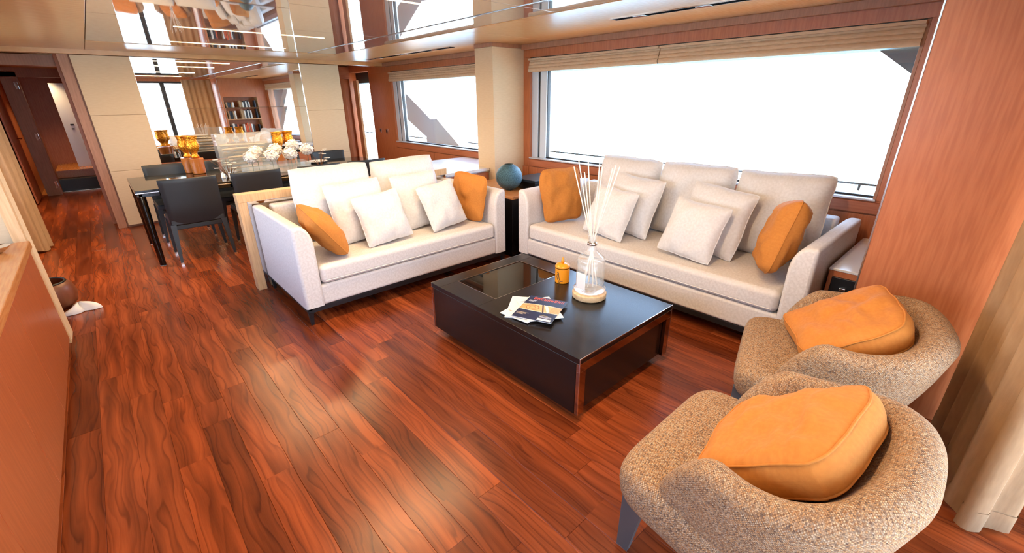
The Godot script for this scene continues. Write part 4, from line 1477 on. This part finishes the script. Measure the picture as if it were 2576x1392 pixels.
# ------------------------------------------------------------------ dining
func build_dining() -> void:
	var t := thing("dining_table", "long black glossy dining table in front of the mirror", "table", Vector3.ZERO)
	mi("top", boxm(V(0.13, 0.735, -6.40), V(2.78, 0.757, -5.36), 0.004, 2), M.black_gloss, t)
	mi("apron", boxes([[V(0.15, 0.69, -6.38), V(2.76, 0.735, -6.35)], [V(0.15, 0.69, -5.41), V(2.76, 0.735, -5.38)], [V(0.15, 0.69, -6.38), V(0.18, 0.735, -5.38)], [V(2.73, 0.69, -6.38), V(2.76, 0.735, -5.38)]], 0.003), M.black_gloss, t)
	mi("edge_strip", boxes([[V(0.128, 0.728, -5.362), V(2.782, 0.736, -5.357)], [V(0.127, 0.728, -6.40), V(0.132, 0.736, -5.358)]], 0.001), M.chrome, t)
	for q in [[0.165, -5.395], [2.745, -5.395], [0.165, -6.365], [2.745, -6.365]]:
		var lg := mi("leg", tube([V(q[0], 0.012, q[1]), V(q[0], 0.70, q[1])], [0.026, 0.036], 16), M.black_gloss, t)
		mi("foot", tube([V(q[0], 0.0, q[1]), V(q[0], 0.012, q[1])], [0.029], 16), M.chrome, lg)
	var near := [[0.55, -5.33], [1.155, -5.33], [1.82, -5.33], [2.40, -5.33]]
	var far := [[0.535, -6.46], [1.15, -6.46], [1.80, -6.46], [2.44, -6.46]]
	var nl := ["nearest the hallway", "second from the hallway", "third from the hallway", "farthest from the hallway"]
	var proto: Node3D = null
	var i := 0
	for q in near:
		var lab := "black leather dining chair on the sofa side of the table, %s" % nl[i]
		if proto == null:
			proto = make_chair(lab)
			proto.position = V(q[0], 0, q[1])
		else:
			var c: Node3D = proto.duplicate()
			c.name = numbered("dining_chair")
			add_child(c, true)
			c.position = V(q[0], 0, q[1])
			c.set_meta("label", lab)
		i += 1
	i = 0
	for q in far:
		var c: Node3D = proto.duplicate()
		c.name = numbered("dining_chair")
		add_child(c, true)
		c.position = V(q[0], 0, q[1] - 0.22)
		c.rotation.y = PI
		c.set_meta("label", "black leather dining chair on the mirror side of the table, %s" % nl[i])
		i += 1
	# gold goblets on amber stands
	var gs := [[V(0.775, 0.757, -6.20), 0.95, "gilded goblet on an amber stand, the lower of the pair near the hallway end"], [V(0.72, 0.757, -6.34), 0.95, "gilded goblet on an amber stand, the rear of the pair near the hallway end"], [V(1.66, 0.757, -6.16), 0.92, "gilded goblet behind the white flowers, close to the glass case"], [V(1.80, 0.757, -6.22), 0.92, "gilded goblet behind the white flowers, farther from the glass case"]]
	for g in gs:
		var o := thing("gold_goblet", g[2], "goblet", g[0], 0, "gilded goblets on the dining table")
		var k: float = g[1]
		mi("stand", lathe([Vector2(0.0, 0.0), Vector2(0.062 * k, 0.0), Vector2(0.066 * k, 0.01), Vector2(0.078 * k, 0.165), Vector2(0.074 * k, 0.172), Vector2(0.0, 0.172)], Vector3.ZERO, 28), M.amber, o)
		mi("cup", lathe([Vector2(0.0, 0.173), Vector2(0.062 * k, 0.175), Vector2(0.058 * k, 0.195), Vector2(0.040 * k, 0.215), Vector2(0.052 * k, 0.24), Vector2(0.085 * k, 0.27), Vector2(0.098 * k, 0.31), Vector2(0.088 * k, 0.345), Vector2(0.078 * k, 0.36), Vector2(0.092 * k, 0.395), Vector2(0.102 * k, 0.41), Vector2(0.096 * k, 0.41), Vector2(0.070 * k, 0.36), Vector2(0.082 * k, 0.31), Vector2(0.0, 0.26)], Vector3.ZERO, 32, 2), M.gold, o).scale = V(0.7, 1.0, 0.7)
	# clear case with driftwood
	var gc := thing("glass_case", "clear rectangular glass case holding driftwood on the dining table", "glass case", V(1.27, 0.757, -6.12))
	var hw := 0.29
	var hd := 0.10
	var hh := 0.42
	for b in [[V(-hw, 0, -hd), V(hw, hh, -hd + 0.006)], [V(-hw, 0, hd - 0.006), V(hw, hh, hd)], [V(-hw, 0, -hd + 0.006), V(-hw + 0.006, hh, hd - 0.006)], [V(hw - 0.006, 0, -hd + 0.006), V(hw, hh, hd - 0.006)]]:
		mi("pane", boxm(b[0], b[1], 0.001), M.glass, gc)
	mi("base", boxm(V(-hw, -0.0, -hd), V(hw, 0.006, hd), 0.001), M.glass, gc)
	var r := RandomNumberGenerator.new()
	r.seed = 5
	for k in 7:
		var y := 0.035 + 0.042 * k
		var a := V(-hw + 0.03 + r.randf() * 0.08, y, r.randf_range(-0.05, 0.05))
		var b := V(hw - 0.03 - r.randf() * 0.10, y + r.randf_range(-0.004, 0.004), r.randf_range(-0.05, 0.05))
		var o := mi("driftwood_stick", tube([a, a.lerp(b, 0.35) + V(0, r.randf() * 0.008, 0.01), a.lerp(b, 0.7) + V(0, 0.006 - r.randf() * 0.01, -0.01), b], [0.012, 0.014, 0.011, 0.006], 8), M.drift, null, V(1.27, 0.757, -6.12))
		tag(o, "pale driftwood stick lying in the glass case", "stick", "driftwood sticks in the glass case")
	# white hydrangeas in a low glass planter
	var pl := thing("flower_planter", "low clear glass planter under the white flowers", "planter", V(1.48, 0.757, -5.73))
	for b in [[V(-0.34, 0, -0.15), V(0.34, 0.095, -0.144)], [V(-0.34, 0, 0.144), V(0.34, 0.095, 0.15)], [V(-0.34, 0, -0.144), V(-0.334, 0.095, 0.144)], [V(0.334, 0, -0.144), V(0.34, 0.095, 0.144)]]:
		mi("pane", boxm(b[0], b[1], 0.001), M.glass, pl)
	mi("base", boxm(V(-0.334, 0, -0.144), V(0.334, 0.012, 0.144), 0.001), M.glass, pl)
	var heads := [V(1.21, 0.945, -5.64), V(1.415, 0.950, -5.62), V(1.62, 0.955, -5.63), V(1.825, 0.985, -5.66), V(1.31, 0.985, -5.815), V(1.515, 0.995, -5.80), V(1.72, 1.03, -5.825)]
	var hm := hydrangea()
	var k2 := 0
	for h in heads:
		var o := thing("hydrangea", "white hydrangea bloom in the low glass planter", "flower", h, k2 * 47.0, "white hydrangeas on the dining table")
		var s := 0.86 + 0.02 * (k2 % 3)
		var bl := mi("bloom", hm, M.petal, o)
		bl.scale = V(s, s * 0.86, s)
		mi("stem", tube([V(0, -0.03, 0), V(0, -(h.y - 0.775), 0)], [0.003], 6), M.leaf, o)
		k2 += 1
	# dried twigs with small pale blossoms at both ends
	for e in [[V(0.98, 0.757, -5.70), 61, "dry brown twigs with pale blossoms, at the hallway end of the flowers"], [V(2.02, 0.757, -5.86), 62, "dry brown twigs with pale blossoms, at the window end of the flowers"]]:
		var o := thing("dried_spray", e[2], "dried flowers", e[0])
		r.seed = e[1]
		for k in 14:
			var a := r.randf() * TAU
			var tip := V(cos(a) * r.randf_range(0.06, 0.18), r.randf_range(0.06, 0.20), sin(a) * r.randf_range(0.03, 0.09))
			var st := new_st()
			add_tube(st, [V(cos(a) * 0.02, 0.004, sin(a) * 0.02), tip * 0.55 + V(0, 0.02, 0), tip], [0.003, 0.0025, 0.0015], 5)
			mi("twig", st.commit(), M.twig, o)
			if k % 2 == 0:
				var ps := new_st()
				for q in 5:
					var b := TAU * q / 5.0
					var c := tip + V(cos(b) * 0.016, 0.004, sin(b) * 0.016)
					var rr := []
					for w in 4:
						var row := []
						for z in 6:
							var an := TAU * z / 6.0
							row.append(c + V(cos(an) * 0.013 * sin(PI * w / 3.0), 0.004 * cos(PI * w / 3.0), sin(an) * 0.013 * sin(PI * w / 3.0)))
						rr.append(row)
					add_grid(ps, rr, false, true, true)
				mi("blossom", ps.commit(), M.petal, o)
	# cruets and a plate with napkin
	for q in [[0.90, "small glass cruet on the table edge, the one nearer the hallway"], [0.965, "small glass cruet on the table edge, the one nearer the flowers"]]:
		var o := thing("cruet", q[1], "cruet", V(q[0], 0.757, -5.60))
		mi("body", lathe([Vector2(0.0, 0.0), Vector2(0.018, 0.0), Vector2(0.020, 0.004), Vector2(0.017, 0.045), Vector2(0.0, 0.047)], Vector3.ZERO, 16), M.white_gloss, o)
		mi("cap", lathe([Vector2(0.0, 0.047), Vector2(0.015, 0.047), Vector2(0.015, 0.058), Vector2(0.0, 0.062)], Vector3.ZERO, 16), M.chrome, o)
	var pt := thing("plate", "white plate on the dining table beside the dried spray", "plate", V(2.10, 0.757, -6.18))
	mi("dish", lathe([Vector2(0.0, 0.003), Vector2(0.08, 0.003), Vector2(0.13, 0.016), Vector2(0.13, 0.02), Vector2(0.08, 0.008), Vector2(0.0, 0.008)], Vector3.ZERO, 32), M.white_gloss, pt)
	mi("foot_ring", lathe([Vector2(0.05, 0.0), Vector2(0.055, 0.0), Vector2(0.055, 0.004), Vector2(0.05, 0.004)], Vector3.ZERO, 24), M.white_gloss, pt)

func hydrangea() -> ArrayMesh:
	var r := RandomNumberGenerator.new()
	r.seed = 40
	var st := new_st()
	var n := 74
	for i in n:
		# fibonacci sphere of four-petalled florets
		var y := 1.0 - 2.0 * (i + 0.5) / n
		var rad := sqrt(1.0 - y * y)
		var a := 2.39996 * i
		var d := V(cos(a) * rad, y, sin(a) * rad)
		var c := d * r.randf_range(0.058, 0.082)
		var up := V(0, 1, 0) if absf(d.y) < 0.9 else V(1, 0, 0)
		var s := d.cross(up).normalized()
		var t := s.cross(d)
		var ro := r.randf() * TAU
		for k in 4:
			var b := ro + TAU * k / 4.0
			var u := s * cos(b) + t * sin(b)
			var w := d.cross(u)
			var L := r.randf_range(0.024, 0.036)
			var p0 := c
			var p1 := c + u * L * 0.55 + w * L * 0.5 + d * 0.006
			var p2 := c + u * L + d * r.randf_range(0.004, 0.022)
			var p3 := c + u * L * 0.55 - w * L * 0.5 + d * 0.006
			for tr in [[p0, p1, p2], [p0, p2, p3]]:
				var nn: Vector3 = (tr[2] - tr[0]).cross(tr[1] - tr[0]).normalized()
				if nn.dot(d) < 0:
					nn = -nn
				for p in tr:
					st.set_normal((nn + d * 0.4).normalized())
					st.add_vertex(p)
	return st.commit()

func make_chair(label: String) -> Node3D:
	# back plane at z 0, seat reaches towards -z
	var c := thing("dining_chair", label, "chair", Vector3.ZERO, 0, "black leather dining chairs around the table")
	# back slab with a gentle curve
	var g := []
	var st := new_st()
	var nx := 12
	for i in nx + 1:
		var u := i / float(nx) * 2.0 - 1.0
		var row := []
		var zc := 0.028 * (u * u - 1.0) * -1.0
		for q in [[0.40, 0.018], [0.60, 0.016], [0.80, 0.012], [0.832, 0.011], [0.84, 0.004], [0.84, -0.004], [0.832, -0.011], [0.80, -0.012], [0.60, -0.016], [0.40, -0.018]]:
			var lean: float = (q[0] - 0.40) * 0.06
			row.append(V(u * lerpf(0.232, 0.240, (q[0] - 0.4) / 0.44), q[0], zc * ((q[0] - 0.3) / 0.54) - 0.01 + lean + q[1]))
		g.append(row)
	var e0 := []
	var e1 := []
	for k in g[0].size():
		e0.append(V(g[0][0].x, g[0][k].y, (g[0][k].z + g[0][9 - k].z) * 0.5))
		e1.append(V(g[nx][0].x, g[nx][k].y, (g[nx][k].z + g[nx][9 - k].z) * 0.5))
	g.push_front(e0)
	g.append(e1)
	add_grid(st, g, false, true, true)
	mi("backrest", st.commit(), M.leather, c)
	mi("seat", boxm(V(-0.232, 0.39, -0.45), V(0.232, 0.45, 0.012), 0.014, 3), M.leather, c)
	mi("apron", boxm(V(-0.225, 0.345, -0.44), V(0.225, 0.39, 0.005), 0.006), M.leather_dark, c)
	for q in [[-0.215, 0.0, -1.0, 0.02], [0.215, 0.0, 1.0, 0.02], [-0.215, -0.425, -1.0, -0.01], [0.215, -0.425, 1.0, -0.01]]:
		var lg := mi("leg", taper(V(q[0] + q[2] * 0.022, 0.018, q[1] + q[3]), Vector2(0.011, 0.011), V(q[0], 0.40, q[1] - 0.005), Vector2(0.024, 0.020)), M.leather, c)
		mi("foot", taper(V(q[0] + q[2] * 0.022, 0.0, q[1] + q[3]), Vector2(0.012, 0.012), V(q[0] + q[2] * 0.022, 0.02, q[1] + q[3]), Vector2(0.013, 0.013)), M.chrome, lg)
	return c
